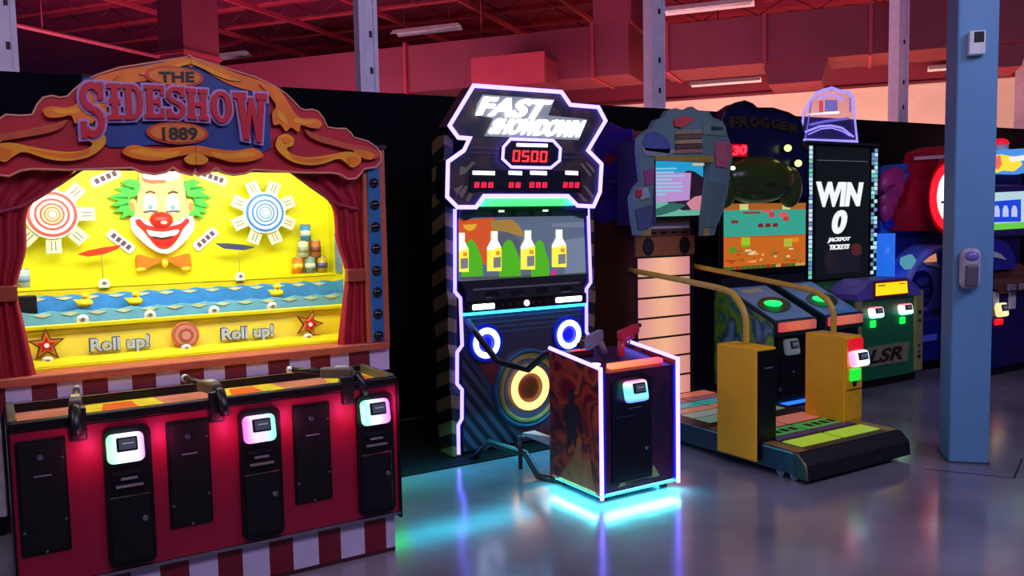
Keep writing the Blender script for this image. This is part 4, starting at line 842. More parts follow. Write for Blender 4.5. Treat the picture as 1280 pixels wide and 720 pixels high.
rows = [((176, 214, 60), 3.34, 3.49, .75), ((80, 60, 120), 3.52, 3.60, .3), ((60, 190, 90), 3.60, 3.74, .5), ((232, 130, 110), 3.77, 3.95, .55), ((40, 30, 40), 3.97, 4.08, .1), ((150, 190, 165), 4.10, 4.24, .4), ((190, 196, 190), 4.26, 4.38, .4), ((236, 150, 120), 4.40, 4.50, .5), ((70, 190, 190), 4.52, 4.64, .5), ((176, 110, 130), 4.66, 4.76, .45), ((240, 130, 100), 4.78, 4.91, .6)]
for c, y0, y1, s in rows:
    for x0, x1 in ((4.06, 4.42), (4.44, 4.80)):
        q = Q(); q.box(x0, x1, y0, y1, DZ + .006, DZ + .011, E(c, s * .75), .003, 1)
        if c == (60, 190, 90):
            for k in range(4): q.box(x0 + .05 + k * .075, x0 + .1 + k * .075, y0 + .03, y1 - .04, DZ + .011, DZ + .012, DARK)
        q.done('dance_tile', dk, 'lit coloured tile')
GOLD = M((252, 186, 0), .42, noise=.05); GOLD2 = M((224, 160, 24), .45, noise=.08)
def rail_box(x0, x1, y0, y1, z0, z1, lab): 
    q = Q(); q.box(x0, x1, y0, y1, z0, z1, GOLD, .008, 2); return q.done('rail_post_box', dance, lab)
o = rail_box(3.90, 4.072, 3.55, 3.875, .065, .755, 'yellow handrail box with a black front')
q = Q(); q.box(3.908, 4.066, 3.541, 3.552, .075, .74, BLACK, .003, 1); q.box(3.96, 4.03, 3.537, 3.542, .63, .636, GREY); q.done('front_plate', o, 'black front plate')
o = rail_box(4.75, 4.925, 3.57, 3.89, DZ - .01, .75, 'yellow handrail box carrying a glowing card reader')
q = Q(); q.box(4.757, 4.918, 3.562, 3.572, .19, .735, GOLD2, .003, 1); q.box(4.757, 4.918, 3.558, 3.564, .395, .40, DARK); q.done('front_plate', o, 'brownish gold front plate')
q = Q(); q.box(4.77, 4.905, 3.545, 3.565, .655, .735, E((235, 20, 40), .8), .004, 1); q.done('red_lamp', o, 'red lamp above the card reader')
card_reader(o, 4.845, 3.555, .60, [(0, (255, 120, 190)), (.35, (235, 225, 255)), (1, (170, 240, 255))], 2.2, .16, .105, 'glowing white and pink card reader')
q = Q(); q.box(4.785, 4.885, 3.545, 3.565, .455, .535, E((30, 235, 60), 1.0), .004, 1); q.done('green_lamp', o, 'green lamp under the card reader')
q = Q(); q.box(4.82, 4.848, 3.55, 3.565, .42, .465, DARK, .003, 1); q.done('slot', o, 'dark slot')
for x, y, zb, path in ((3.985, 3.71, .75, [(3.985, 3.71, .75), (3.985, 3.71, .90), (3.985, 3.735, .975), (3.99, 3.80, 1.045), (4.0, 3.90, 1.085), (4.03, 4.3, 1.12), (4.10, 4.96, 1.165)]), (4.838, 3.73, .745, [(4.838, 3.73, .745), (4.838, 3.73, .87), (4.836, 3.755, .945), (4.832, 3.82, 1.0), (4.825, 3.92, 1.035), (4.80, 4.3, 1.085), (4.735, 4.98, 1.17)])):
    q = Q(); q.tube([tuple(p) for p in smooth(path, 4)], .02, M((206, 166, 60), .35, noise=.05), 12); q.cyl((x, y, zb), (x, y, zb + .012), .036, GOLD2); q.done('handrail', dance, 'bent yellow handrail tube')
# tower
WOOD = M((92, 52, 36), .5, noise=.15, scale=4); TX0, TX1, TY = 4.12, 4.705, 4.93
q = Q(); q.box(TX0, TX1, TY, 5.45, DZ, 2.05, WOOD, .004, 1); q.box(TX1 - .02, TX1 + .004, TY - .006, 5.46, DZ, 1.55, NAVY); tw = q.done('tower', dance, 'brown tower cabinet')
q = Q(); q.box(TX0 + .0, TX1 - .03, TY - .012, TY, DZ + .01, 1.262, M((40, 16, 22), .5)); q.done('panel_frame', tw, 'dark frame of the lit panels')
for k in range(7):
    z1 = 1.248 - k * .154; q = Q(); q.box(TX0 + .02, TX1 - .045, TY - .017, TY - .01, max(DZ + .012, z1 - .138), z1, ramp_glow([(0, (214, 132, 118)), (.45, (250, 176, 118)), (.55, (250, 176, 118)), (1, (206, 120, 116))], .85), .003, 1); q.done('light_panel', tw, 'peach lit panel')
q = Q(); q.box(TX0 - .005, TX1 + .005, TY - .02, TY + .0, 1.262, 1.41, M((150, 84, 48), .5, noise=.1), .004, 1); sp = q.done('speaker_box', tw, 'brown speaker box')
for x in (4.235, 4.60): q = Q(); q.disc((x, 1.335), .05, TY - .026, TY - .018, M((24, 22, 26), .6), 24, .068); q.ring((x, TY - .026, 1.335), .05, .004, DARK, 24, 6); q.done('speaker_grille', sp, 'dark oval speaker grille')
q = Q(); q.box(4.225, 4.645, TY - .025, TY, 1.41, 1.468, WOOD); 
for i in range(4): q.box(4.25 + i * .105, 4.31 + i * .105, TY - .03, TY - .024, 1.43, 1.445, DARK)
q.box(4.225, 4.645, TY - .028, TY, 1.468, 1.51, M((186, 178, 196), .5)); q.box(4.225, 4.645, TY - .03, TY, 1.51, 1.545, M((150, 128, 60), .5)); q.done('lower_trim', tw, 'striped trim band under the screen')
SYY = 4.80
q = Q(); q.box(4.18, 4.66, SYY + .012, TY, 1.53, 2.04, DARK, .004, 1); mon = q.done('monitor', tw)
q = Q()
def sc(P, c, k, s=.8): q.prism(pts(P, SYY), 'y', SYY + .008 - .002 * k, SYY + .01 - .002 * k, E(c, s))
sc([(818, 201), (888, 203), (877, 269), (817, 270)], (40, 170, 225), 0); sc([(817, 250), (880, 247), (877, 269), (817, 271)], (110, 190, 160), 1)
sc([(852, 218), (860, 213), (868, 214), (880, 222), (885, 232), (883, 250), (872, 262), (854, 263), (838, 256), (834, 252)], (52, 32, 56), 2, .5)
sc([(818, 216), (864, 216), (862, 250), (818, 254)], (178, 160, 210), 3); sc([(838, 216), (864, 216), (862, 250), (832, 252)], (196, 150, 214), 4)
for k, (a, b_) in enumerate(((820, 846), (820, 842), (820, 856), (820, 840), (820, 852), (820, 854), (820, 852), (820, 832))): sc([(a, 210 + k * 4.6), (b_, 209.6 + k * 4.6), (b_, 211.4 + k * 4.6), (a, 212 + k * 4.6)], (150, 215, 240), 5, .8)
sc([(866, 204), (888, 204), (887, 207), (866, 207)], (230, 200, 170), 5)
sc([(818, 262), (840, 253), (858, 256), (846, 263), (826, 269), (818, 270)], (64, 130, 120), 5, .5); sc([(858, 254), (868, 246), (878, 244), (878, 262), (864, 262)], (232, 150, 170), 5, .7)
q.done('screen', mon, 'lit screen of pale text over cyan with a dark disc')
# scalloped arch sign
AY = 4.66
AR = [(796, 294), (792, 270), (790, 247), (796, 234), (803, 226), (801, 210), (799, 190), (800, 172), (808, 164), (815, 160), (820, 150), (830, 147), (835, 138), (846, 135), (855, 139), (865, 133), (875, 139), (886, 139), (891, 147), (900, 150), (907, 157), (909, 168), (914, 180), (916, 197), (912, 216), (910, 240), (905, 262), (897, 280), (893, 294), (879, 295), (880, 272), (888, 203), (818, 200), (815, 270), (812, 295)]
q = Q(); q.prism(pts(AR, AY), 'y', AY, AY + .05, M((92, 120, 126), .55, noise=.12, scale=6)); 
q.box(4.02, 4.14, AY + .05, 5.0, 1.5, 2.1, M((60, 50, 90), .5)) ; q.box(4.70, 4.78, AY + .05, 5.0, 1.5, 2.1, M((60, 64, 80), .5)); q.box(4.14, 4.70, AY + .05, 5.0, 2.03, 2.08, DARK); ar = q.done('arch_sign', dance, 'scalloped grey green arch sign')
def patch(P, c, d=.008, nm='sign_art'): 
    q = Q(); q.prism(pts(P, AY), 'y', AY - d, AY, M(c, .5, noise=.12)); q.done(nm, ar)
patch([(802, 178), (808, 166), (818, 164), (830, 170), (838, 184), (836, 192), (820, 190), (806, 188)], (74, 84, 150)); patch([(801, 184), (815, 186), (838, 186), (846, 190), (826, 196), (806, 194)], (140, 140, 160))
patch([(841, 150), (852, 145), (864, 147), (864, 152), (850, 160), (842, 158)], (200, 72, 70), .02); 
for k, c in enumerate(((150, 130, 110), (110, 84, 64), (160, 140, 110), (92, 60, 56), (150, 110, 96))): patch([(844, 163 + k * 6), (876, 162 + k * 6), (877, 167 + k * 6), (843, 168 + k * 6)], c, .012 + .002 * (k % 2))
patch([(818, 195), (890, 195), (890, 203), (818, 200)], (160, 132, 44), .014); patch([(878, 150), (902, 152), (906, 160), (905, 170), (878, 168)], (104, 128, 120)); patch([(888, 158), (902, 159), (902, 163), (888, 163)], (44, 50, 84), .012)
patch([(892, 178), (910, 176), (914, 192), (908, 210), (894, 208)], (176, 88, 108), .012); patch([(804, 214), (817, 210), (815, 230), (806, 232)], (150, 60, 120), .01); patch([(796, 236), (808, 234), (812, 246), (800, 250)], (150, 160, 180), .012); patch([(794, 238), (801, 236), (801, 246), (795, 246)], (176, 40, 60), .016); patch([(793, 262), (814, 256), (813, 284), (797, 288)], (70, 80, 120), .01); patch([(882, 226), (906, 230), (900, 262), (892, 284), (881, 284)], (84, 110, 112), .01); patch([(806, 288), (812, 284), (813, 294), (800, 295)], (150, 132, 70), .012); patch([(879, 286), (884, 284), (886, 294), (879, 295)], (150, 132, 70), .012)
# side art of the tower
q = Q(); SA = blotch([(46, 34, 140), (70, 40, 150), (36, 40, 170), (120, 50, 90)], 6, .5, .5); q.prism([(4.93, 1.60), (5.0, 1.52), (5.15, 1.55), (5.3, 1.50), (5.46, 1.60), (5.46, 2.16), (5.3, 2.2), (5.2, 2.28), (5.05, 2.22), (4.93, 2.2)], 'x', TX0 - .012, TX0, SA); sa = q.done('side_art', tw, 'blue violet side artwork')
q = Q(); q.prism([(5.10, 2.0), (5.2, 2.05), (5.28, 2.0), (5.2, 1.96)], 'x', TX0 - .016, TX0 - .012, M((150, 40, 60), .5)); 
for k in range(4): q.box(TX0 - .016, TX0 - .012, 5.02, 5.34, 1.70 + k * .05, 1.72 + k * .05, M((40, 40, 100), .5))
q.done('print', sa)
q = Q(); q.box(TX0, TX1, 5.0, 5.45, 2.05, 2.2, M((120, 62, 52), .5)); q.done('tower_cap', tw)
# ================================================================== GREEN DOMED VIDEO GAME
FX0, FX1 = 5.22, 6.29
frog = thing('video_arcade_game', 'dark two player game with an orange and teal pixel screen and two sloping blue decks', 'arcade game', (5.75, 5.2, 0))
q = Q(); q.prism([(4.72, .05), (5.75, .05), (5.75, 2.2), (5.2, 2.2), (5.16, 1.70), (5.16, 1.05), (5.12, .93), (4.72, .62)], 'x', FX0 + .01, FX1 - .01, M((14, 16, 38), .5, noise=.2)); q.box(FX0 + .04, FX1 - .04, 4.78, 5.7, 0, .05, BLACK); q.done('cabinet', frog)
SYF = 5.13
q = Q(); q.box(FX0 - .02, FX1 + .02, SYF + .005, 5.17, 1.04, 1.72, BLACK, .01, 1); fr = q.done('screen_frame', frog)
rnd = random.Random(5)
q = Q(); x0, x1, z0, z1 = 5.25, 6.26, 1.10, 1.655; W_ = x1 - x0; H_ = z1 - z0; AR = {}
def cell(u0, v0, u1, v1, c, s, k): q.prism([(x0 + u0 * W_, z0 + v0 * H_), (x0 + u1 * W_, z0 + v0 * H_), (x0 + u1 * W_, z0 + v1 * H_), (x0 + u0 * W_, z0 + v1 * H_)], 'y', SYF - .0012 * k, SYF + .006, E(c, s))
cell(0, 0, 1, .5, (226, 116, 34), .7, 0); cell(0, .5, 1, .9, (66, 188, 164), .65, 0); cell(0, .9, 1, 1, (190, 110, 40), .7, 0)
for u in (.18, .70): cell(u, .9, u + .10, .99, (220, 225, 150), .8, 1)
for u, v, w, h, c in ((.22, .84, .2, .035, (150, 70, 60)), (.45, .86, .12, .05, (226, 96, 96)), (.53, .78, .07, .08, (214, 70, 80)), (.66, .78, .1, .08, (226, 100, 100)), (.71, .72, .07, .07, (210, 60, 60)), (.08, .70, .08, .05, (140, 60, 50)), (.40, .63, .06, .06, (130, 40, 40)), (.49, .63, .06, .06, (130, 40, 40)), (.58, .63, .06, .06, (130, 40, 40)), (.20, .36, .10, .13, (170, 220, 40)), (.21, .33, .08, .04, (120, 190, 30)), (.72, .31, .10, .13, (190, 205, 60)), (.81, .38, .1, .07, (250, 150, 30)), (.06, .26, .08, .08, (100, 160, 40)), (.0, .48, 1, .02, (200, 90, 40))): cell(u, v, u + w, v + h, c, .75, 2)
for i in range(34):
    u = rnd.random() * .92; v = rnd.random() * .27; cell(u, v, u + .03 + rnd.random() * .06, v + .015 + rnd.random() * .02, rnd.choice([(250, 190, 90), (200, 70, 30), (240, 230, 170), (110, 150, 40), (180, 90, 40)]), .7, 1)
for i in range(16): u = i / 16; cell(u, 0, u + .055, .05, rnd.choice([(110, 150, 40), (230, 190, 90), (90, 120, 40), (200, 60, 40)]), .6, 2)
for i in range(10): cell(rnd.random() * .04, rnd.random() * .9, .05, rnd.random() * .9 + .04, (120, 90, 40), .3, 3) if False else None
q.done('screen', fr, 'lit pixel screen of teal over orange')
# crest above the screen
FY = 5.05
q = Q(); FP = [(905, 250), (893, 240), (895, 182), (898, 168), (907, 164), (902, 150), (907, 137), (918, 130), (930, 127), (940, 131), (945, 136), (965, 136), (985, 142), (999, 150), (1004, 166), (1001, 178), (1008, 190), (1011, 215), (1012, 246)]
q.prism(pts(FP, FY), 'y', FY, FY + .09, M((14, 18, 62), .3, noise=.2)); q.box(5.3, 6.2, FY + .09, 5.3, 1.7, 2.2, BLACK); cr = q.done('top_sign', frog, 'dark navy shaped top sign')
q = Q(); q.tube([(x, FY - .004, z) for x, z in pts(FP[2:17], FY)], .012, M((16, 14, 26), .25), 6); q.done('rim', cr)
q = Q(); BRZ = M((74, 58, 36), .35, .3)
L = [(911, 146, 160), (923, 145, 159), (936, 146, 159), (949, 147, 160), (962, 149, 161), (974, 152, 163), (986, 155, 166)]
for ch, (px, ta, ba) in zip('FROGGER', L):
    a = at(px, ba, FY); b_ = at(px + 10.5, ba + .6, FY); t_ = at(px, ta, FY)[1] - a[1]
    q.text(ch, [(a[0], a[1]), (b_[0], b_[1]), (b_[0], b_[1] + t_), (a[0], a[1] + t_)], FY - .002, .018, BRZ, .04)
q.done('lettering', cr, 'dim bronze lettering reading FROGGER')
GD = M((54, 72, 30), .22, noise=.15, scale=5)
xc, zc = at(952, 224, FY - .05)
q = Q(); q.ell((xc, FY, zc), (.44, .16, .20), GD, 28, 14); q.ell((xc - .38, FY, zc - .06), (.10, .10, .18), GD); q.ell((xc + .40, FY, zc - .06), (.12, .10, .18), GD)
q.tube([(xc - .30 + .06 * i, FY - .165 + .028 * abs(i - 5) * .55, zc - .05) for i in range(11)], .008, M((30, 40, 18), .3), 6); q.done('green_moulding', frog, 'glossy rounded dark green moulding under the sign')
for px, py, c, s in ((917, 212, (240, 250, 190), 2.0), (986, 185, (225, 245, 130), 2.0), (999, 204, (235, 245, 150), 1.6)):
    x, z = at(px, py, FY - .06); q = Q(); q.ell((x, FY - .05, z), (.035, .03, .03), E(c, s), 12, 8); q.cyl((x, FY + .01, z), (x, FY - .04, z), .028, DARK, n=12); q.done('lamp', frog, 'small pale yellow lamp')
x, z = at(924, 188, FY - .05); q = Q(); q.box(x - .10, x + .10, FY - .05, FY + .01, z - .06, z + .06, M((50, 14, 14), .4), .015, 2); o = q.done('red_display', frog, 'small red lit display')
q = Q(); q.text('30', [(x - .08, z - .045), (x + .08, z - .03), (x + .09, z + .05), (x - .07, z + .035)], FY - .05, .008, E((255, 40, 60), 2.4), .04); q.box(x - .088, x + .088, FY - .052, FY - .049, z - .05, z + .05, E((190, 8, 30), .9)); q.done('digits', o)
# control decks
DKG = M((14, 50, 56), .4); LB = blotch([(84, 160, 226), (130, 180, 232), (96, 170, 220)], 6, .35)
for k, (xa, xb) in enumerate(((5.22, 5.705), (5.81, 6.295))):
    q = Q(); prof = [(4.56, .60), (5.14, .60), (5.14, .95), (5.09, .955), (4.56, .715)]; q.prism(prof, 'x', xa, xb, DKG); dk = q.done('control_deck', frog, ('left' if k == 0 else 'right') + ' sloping control deck')
    sl = (.955 - .715) / .53; top = lambda y, o=0: .715 + sl * (y - 4.56) + .003 + o
    def deckpoly(P, m, h, nm, lab=None):
        qq = Q(); A = [(xa + u * (xb - xa), 4.56 + v * .53, top(4.56 + v * .53)) for u, v in P]; B = [(x, y, z + h) for x, y, z in A]
        qq.poly(B, m); n = len(A)
        for i in range(n): qq.poly([A[i], A[(i + 1) % n], B[(i + 1) % n], B[i]], m)
        qq.done(nm, dk, lab)
    deckpoly([(.05, .04), (.95, .04), (.95, .97), (.05, .97)], LB, .004, 'deck_art', 'light blue deck artwork')
    lens = [(.5 + .40 * cos(rad(20 * i)), .42 + .20 * sin(rad(20 * i)) + .06 * cos(rad(20 * i))) for i in range(18)]
    deckpoly(lens, M((30, 60, 30), .35), .01, 'button_plate', 'dark green oval button plate')
    q = Q(); q.ell((lerp(xa, xb, .47), 4.79, top(4.79) + .012), (.085, .075, .028), E((30, 235, 110), 1.5), 18, 10); q.done('button', dk, 'glowing green button')
    deckpoly([(.22, .80), (.72, .80), (.72, .90), (.22, .90)], M((206, 206, 180), .5), .007, 'label_plate', 'pale instruction label')
    q = Q(); q.box(xa + .03, xb - .015, 4.542, 4.565, .635, .712, ramp_glow([(0, (220, 36, 26)), (.3, (226, 84, 36)), (.6, (214, 96, 52)), (1, (190, 60, 40))], .75), .012, 2)
    for j in range(3): q.box(xa + .13 + j * .11, xa + .15 + j * .11, 4.538, 4.545, .65, .70, E((250, 110, 40), .8), .003, 1)
    q.done('front_bar', dk, 'orange red lit front bar')
q = Q(); SFA = blotch([(40, 80, 190), (80, 170, 90), (140, 190, 60), (40, 90, 120), (120, 170, 200)], 4.5, .5, .8); q.prism([(4.58, .14), (5.2, .14), (5.2, .92), (5.1, .94), (4.58, .70)], 'x', FX0 - .012, FX0 + .008, SFA); q.done('side_art', frog, 'green and blue side artwork')
q = Q(); q.box(FX0, FX1, 4.60, 4.72, .08, .62, BLACK, .006, 1); 
for xx in (5.46, 6.05): q.box(xx - .13, xx + .13, 4.588, 4.60, .10, .42, DARK, .006, 1); q.cyl((xx, 4.588, .3), (xx, 4.575, .3), .012, CHROME, n=10)
for xx in (5.33, 5.43): q.disc((xx, .17), .022, 4.592, 4.602, M((90, 80, 120), .4), 14)
q.box(FX0 + .01, FX1 - .01, 4.62, 4.75, 0, .08, BLACK)
q.done('front_door', frog, 'black front with coin doors')
q = Q(); q.box(FX0 + .1, FX1 - .1, 4.585, 4.6, .035, .06, E((40, 110, 255), 1.6)); q.done('kick_light', frog, 'blue light strip near the floor')
card_reader(frog, 5.43, 4.60, .50, [(0, (120, 140, 150)), (1, (150, 170, 176))], .22, .15, .13, 'grey card reader, switched off but given a faint glow')  # reader is off; its grey tone is added as weak emission
# ================================================================== WIN GAME
WX0, WX1 = 6.40, 7.36
win = thing('ticket_arcade_game', 'tall dark screen game reading WIN 0 JACKPOT TICKETS over a green base', 'arcade game', (6.88, 5.1, 0))
GRN = M((22, 106, 66), .45, noise=.08); OLV = M((150, 142, 84), .5, noise=.08); PUR = M((98, 84, 178), .45)
q = Q(); q.prism([(4.71, .08), (5.7, .08), (5.7, .93), (5.18, .93), (4.72, .80)], 'x', WX0, WX1, GRN); q.done('base_cabinet', win, 'green base cabinet')
q = Q(); q.box(WX0 + .03, WX1 - .03, 4.75, 5.68, 0, .08, BLACK); q.done('plinth', win, 'black plinth')
q = Q(); q.box(6.395, 6.47, 4.695, 4.72, .095, .835, OLV, .004, 1); q.done('corner_strip', win, 'olive corner strip'); q = Q(); q.box(7.245, 7.362, 4.695, 4.72, .095, .835, OLV, .004, 1)
for z, h, c in ((.62, .035, DARK), (.55, .02, DARK), (.31, .03, M((70, 60, 110), .5)), (.26, .025, M((70, 60, 110), .5)), (.21, .03, DARK)): q.box(7.285, 7.325, 4.691, 4.697, z, z + h, c)
q.done('corner_strip', win, 'olive corner strip with dark marks')
q = Q(); q.prism([(6.39, .80), (7.31, .80), (7.27, .87), (7.10, .965), (6.62, .965), (6.52, .93), (6.39, .85)], 'y', 4.685, 5.0, PUR); hd = q.done('display_housing', win, 'purple display housing')
q = Q(); q.prism([(6.60, .812), (7.09, .812), (7.07, .955), (6.60, .955)], 'y', 4.668, 4.69, M((150, 14, 20), .4)); d1 = q.done('display', hd, 'yellow display in a red frame')
q = Q(); q.prism([(6.617, .83), (7.072, .83), (7.055, .938), (6.617, .938)], 'y', 4.662, 4.67, E((250, 226, 20), 1.0)); q.prism([(6.64, .91), (6.74, .91), (6.74, .925), (6.64, .925)], 'y', 4.66, 4.663, E((190, 150, 20), .6)); q.prism([(6.94, .915), (7.03, .915), (7.03, .925), (6.94, .925)], 'y', 4.66, 4.663, E((190, 150, 20), .6)); q.done('display_face', d1)
for x, lab in ((6.655, 1), (7.08, 2)):
    card_reader(win, x, 4.71, .675, [(0, (120, 255, 220)), (.5, (220, 255, 245)), (.75, (250, 235, 235)), (1, (255, 60, 90))], 2.0, .17, .10, 'white card reader lit red on top', 'Z')
    q = Q(); q.box(x - .06, x + .02, 4.695, 4.712, .545, .61, E((24, 220, 80), 1.4), .008, 1); q.done('green_lamp', win, 'green lamp under a card reader')
q = Q(); q.prism([(6.50, .20), (7.14, .20), (7.17, .375), (6.56, .375)], 'y', 4.70, 4.712, M((140, 128, 100), .5, noise=.1)); pl = q.done('name_plate', win, 'tan name plate')
q = Q(); q.text('LSR', [(6.56, .225), (7.06, .225), (7.11, .35), (6.64, .35)], 4.70, .006, M((44, 30, 24), .5), .03); q.done('lettering', pl, 'dark slanted lettering')
SW = 5.2
q = Q(); q.box(WX0 - .03, WX1 + .02, SW + .012, 5.65, .93, 2.19, BLACK, .006, 1); q.box(WX0 - .04, WX1 + .03, SW - .01, 5.66, 2.19, 2.215, M((30, 44, 40), .4)); tw2 = q.done('screen_tower', win)
q = Q(); q.box(6.475, 7.25, SW + .0, SW + .012, .95, 2.17, E((26, 34, 36), .35, (10, 12, 14))); s_ = q.done('screen', tw2, 'dark glass screen')
q = Q(); q.box(6.50, 7.22, SW - .002, SW, 2.04, 2.046, E((120, 140, 140), .4)); q.done('glint_line', s_); q = Q(); q.box(6.62, 7.12, SW - .002, SW, 1.0, 1.22, E((46, 42, 60), .35)); q.ell((7.06, SW, 1.2), (.09, .003, .07), E((120, 52, 50), .4), 14, 8); q.ell((6.70, SW, 1.12), (.09, .003, .10), E((60, 44, 46), .4), 14, 8); q.done('glint_patches', s_)  # glints on the dark glass, painted as faintly glowing shapes
q = Q(); WT = E((236, 240, 240), 1.05)
def wf(bl, br, tr, tl): return [at(*p, SW) for p in (bl, br, tr, tl)]
q.text('WIN', wf((1020, 259), (1074, 258), (1079, 228), (1020, 227)), SW, .006, WT, .05); q.text('0', wf((1038, 293), (1055, 292), (1061, 262), (1042, 263)), SW, .006, WT, .05)
q.text('JACKPOT', wf((1034, 304), (1061, 302), (1063, 296), (1036, 297)), SW, .006, WT, .03); q.text('TICKETS', wf((1036, 312.5), (1060, 311), (1062, 305), (1037, 306)), SW, .006, WT, .03); q.done('lettering', s_, 'white lettering reading WIN 0 JACKPOT TICKETS')
for xa, n in ((6.375, 1), (7.27, 2)):
    q = Q(); q.box(xa, xa + .10, SW - .004, SW + .012, .95, 2.18, DARK); L1 = E((190, 225, 240), 1.0); L2 = E((120, 150, 200), .8); L3 = E((120, 220, 200), .8)
    rn = random.Random(int(xa * 10))
    for i in range(30):
        for j in range(n): 
            if n == 1 or (i + j) % 2 == 0 or rn.random() < .55: q.box(xa + .008 + j * .043, xa + .046 + j * .043, SW - .012, SW - .003, .965 + i * .0403, .998 + i * .0403, rn.choice([L1, L1, L2, L3]))
    q.done('led_column', tw2, 'column of pale blue white lights')
# clear topper
TY_ = 5.42
GL = glass((150, 130, 230), .16); LN = E((150, 140, 255), 1.3); LN2 = E((120, 112, 235), .7)
OUT_ = [(999, 176), (1003, 150), (1004, 140), (1012, 126), (1021, 115), (1028, 113), (1039, 110), (1053, 115), (1060, 115), (1067, 123), (1068, 150), (1071, 178)]
q = Q(); q.prism(pts(OUT_, TY_), 'y', TY_ + .0, TY_ + .012, GL); tp = q.done('topper', win, 'clear violet engraved building shaped topper')
q = Q()
def ln(P, r=.008, m=LN): q.tube([(x, TY_ - .006, z) for x, z in pts(P, TY_)], r, m, 6)
ln(OUT_, .010); ln([(1012, 126), (1021, 116), (1028, 113), (1039, 110), (1053, 115), (1060, 115), (1066, 122)], .014); ln([(1022, 123), (1039, 118), (1054, 125)], .009); ln([(1006, 165), (1024, 158), (1038, 157), (1052, 160), (1066, 171)], .010); ln([(1010, 168), (1026, 161), (1039, 160), (1052, 164), (1062, 170)], .006); ln([(1012, 156), (1030, 152), (1060, 148)], .012, LN2); ln([(1014, 124), (1010, 150), (1006, 174)], .007, LN2); ln([(1062, 122), (1062, 140)], .008, LN2); ln([(1001, 176), (1070, 178)], .022); q.done('engraved_line', tp, 'glowing violet engraved lines')
q = Q(); q.prism(pts([(1024, 126), (1028, 126), (1028, 140), (1024, 140)], TY_), 'y', TY_ - .008, TY_, E((230, 80, 120), .7)); q.prism(pts([(1031, 125), (1046, 125), (1046, 139), (1031, 139)], TY_), 'y', TY_ - .008, TY_, E((140, 130, 220), .6)); q.prism(pts([(1010, 142.5), (1048, 139), (1048, 142), (1010, 143.5)], TY_), 'y', TY_ - .01, TY_, E((255, 225, 245), 1.4)); q.done('engraved_panel', tp)
x0, z0 = at(999, 179, TY_); x1, _ = at(1071, 180, TY_); q = Q(); q.box(x0, x1, TY_ - .05, TY_ + .06, 2.212, z0 + .012, M((70, 64, 150), .4), .006, 1); q.done('topper_base', win)
# ================================================================== RED DIAL GAME
AX0, AX1 = 7.48, 8.95
am = thing('dial_arcade_game', 'blue game with a red clock like housing, white lit dial and round blue wheel', 'arcade game', (8.2, 5.3, 0))
BLP = M((44, 92, 190), .45, noise=.1); BLD = M((18, 26, 120), .45); BLM = M((96, 116, 232), .4, noise=.08)
q = Q(); q.prism([(4.92, .10), (5.75, .10), (5.75, 1.95), (5.32, 1.95), (5.32, .62), (4.92, .5)], 'x', AX0 + .02, AX1, BLD); q.box(AX0 + .04, AX1 - .02, 4.97, 5.7, 0, .10, BLACK); q.box(AX0 + .02, 7.92, 4.905, 4.925, .30, .36, BLM); q.done('cabinet', am, 'deep blue cabinet')
q = Q(); q.prism(pts([(1101, 210), (1110, 206), (1150, 203), (1150, 292), (1101, 292)], 5.30), 'y', 5.30, 5.34, BLP); q.tube([at3(1132, 240, 5.29), at3(1130, 222, 5.29), at3(1140, 211, 5.29), at3(1152, 208, 5.29)], .03, M((70, 60, 160), .4), 8); bb_ = q.done('backboard', am, 'blue backboard')
q = Q(); GLV = M((186, 50, 130), .4, noise=.15); 
for px, py, rx, rz in ((1115, 232, .19, .17), (1121, 222, .12, .10), (1112, 250, .14, .13), (1109, 264, .10, .11)): x, z = at(px, py, 5.27); q.ell((x, 5.28, z), (rx, .06 if rx < .15 else .08, rz), GLV, 18, 12)
q.tube([at3(1104, 240, 5.22), at3(1112, 234, 5.22), at3(1124, 227, 5.22)], .018, M((120, 20, 80), .4), 6); q.done('pink_moulding', am, 'magenta rounded moulding'); 
q = Q(); x, z = at(1112, 277, 5.28); q.ell((x, 5.28, z), (.10, .05, .07), M((20, 30, 170), .4)); q.done('blue_moulding', am)
q = Q(); x, z = at(1106, 320, 5.27); q.cyl((x, 5.26, at(1106, 350, 5.26)[1]), (x, 5.26, at(1106, 292, 5.26)[1]), .085, E((40, 120, 255), .75), n=20); q.done('blue_column', am, 'glowing blue column')
RDH = M((170, 10, 36), .4, noise=.1)
xd, zd = at(1187, 246, 5.12)
q = Q(); q.prism(pts([(1121, 288), (1121, 262), (1132, 258), (1136, 240), (1143, 218), (1148, 200), (1150, 190), (1170, 183), (1210, 182), (1226, 200), (1236, 240), (1238, 290)], 5.2), 'y', 5.2, 5.36, RDH); hs = q.done('dial_housing', am, 'red clock shaped housing')
q = Q(); q.prism(pts([(1146, 196), (1200, 192), (1200, 197), (1146, 200)], 5.18), 'y', 5.17, 5.21, M((236, 190, 205), .4)); q.done('trim_bar', hs, 'pale pink trim bar')
q = Q(); q.disc((xd, zd), .36, 5.12, 5.21, M((150, 8, 30), .35), 40, .40); q.ring((xd, 5.10, zd), .31, .045, E((255, 24, 40), 1.6), 40, 8, .6); q.done('dial_rim', hs, 'glowing red dial rim')
q = Q(); q.disc((xd, zd), .265, 5.09, 5.12, E((255, 250, 250), 2.0), 40); q.prism([(xd - .2, zd - .07), (xd - .12, zd - .06), (xd - .12, zd - .04), (xd - .2, zd - .045)], 'y', 5.084, 5.09, GREY); q.done('dial_face', hs, 'white lit dial face')
xw, zw = at(1168, 387, 5.15)
q = Q(); q.disc((xw, zw), .67, 5.12, 5.32, BLM, 48); q.ring((xw, 5.11, zw), .62, .04, M((120, 140, 240), .35), 48, 8); whl = q.done('wheel', am, 'large round blue wheel')
q = Q()
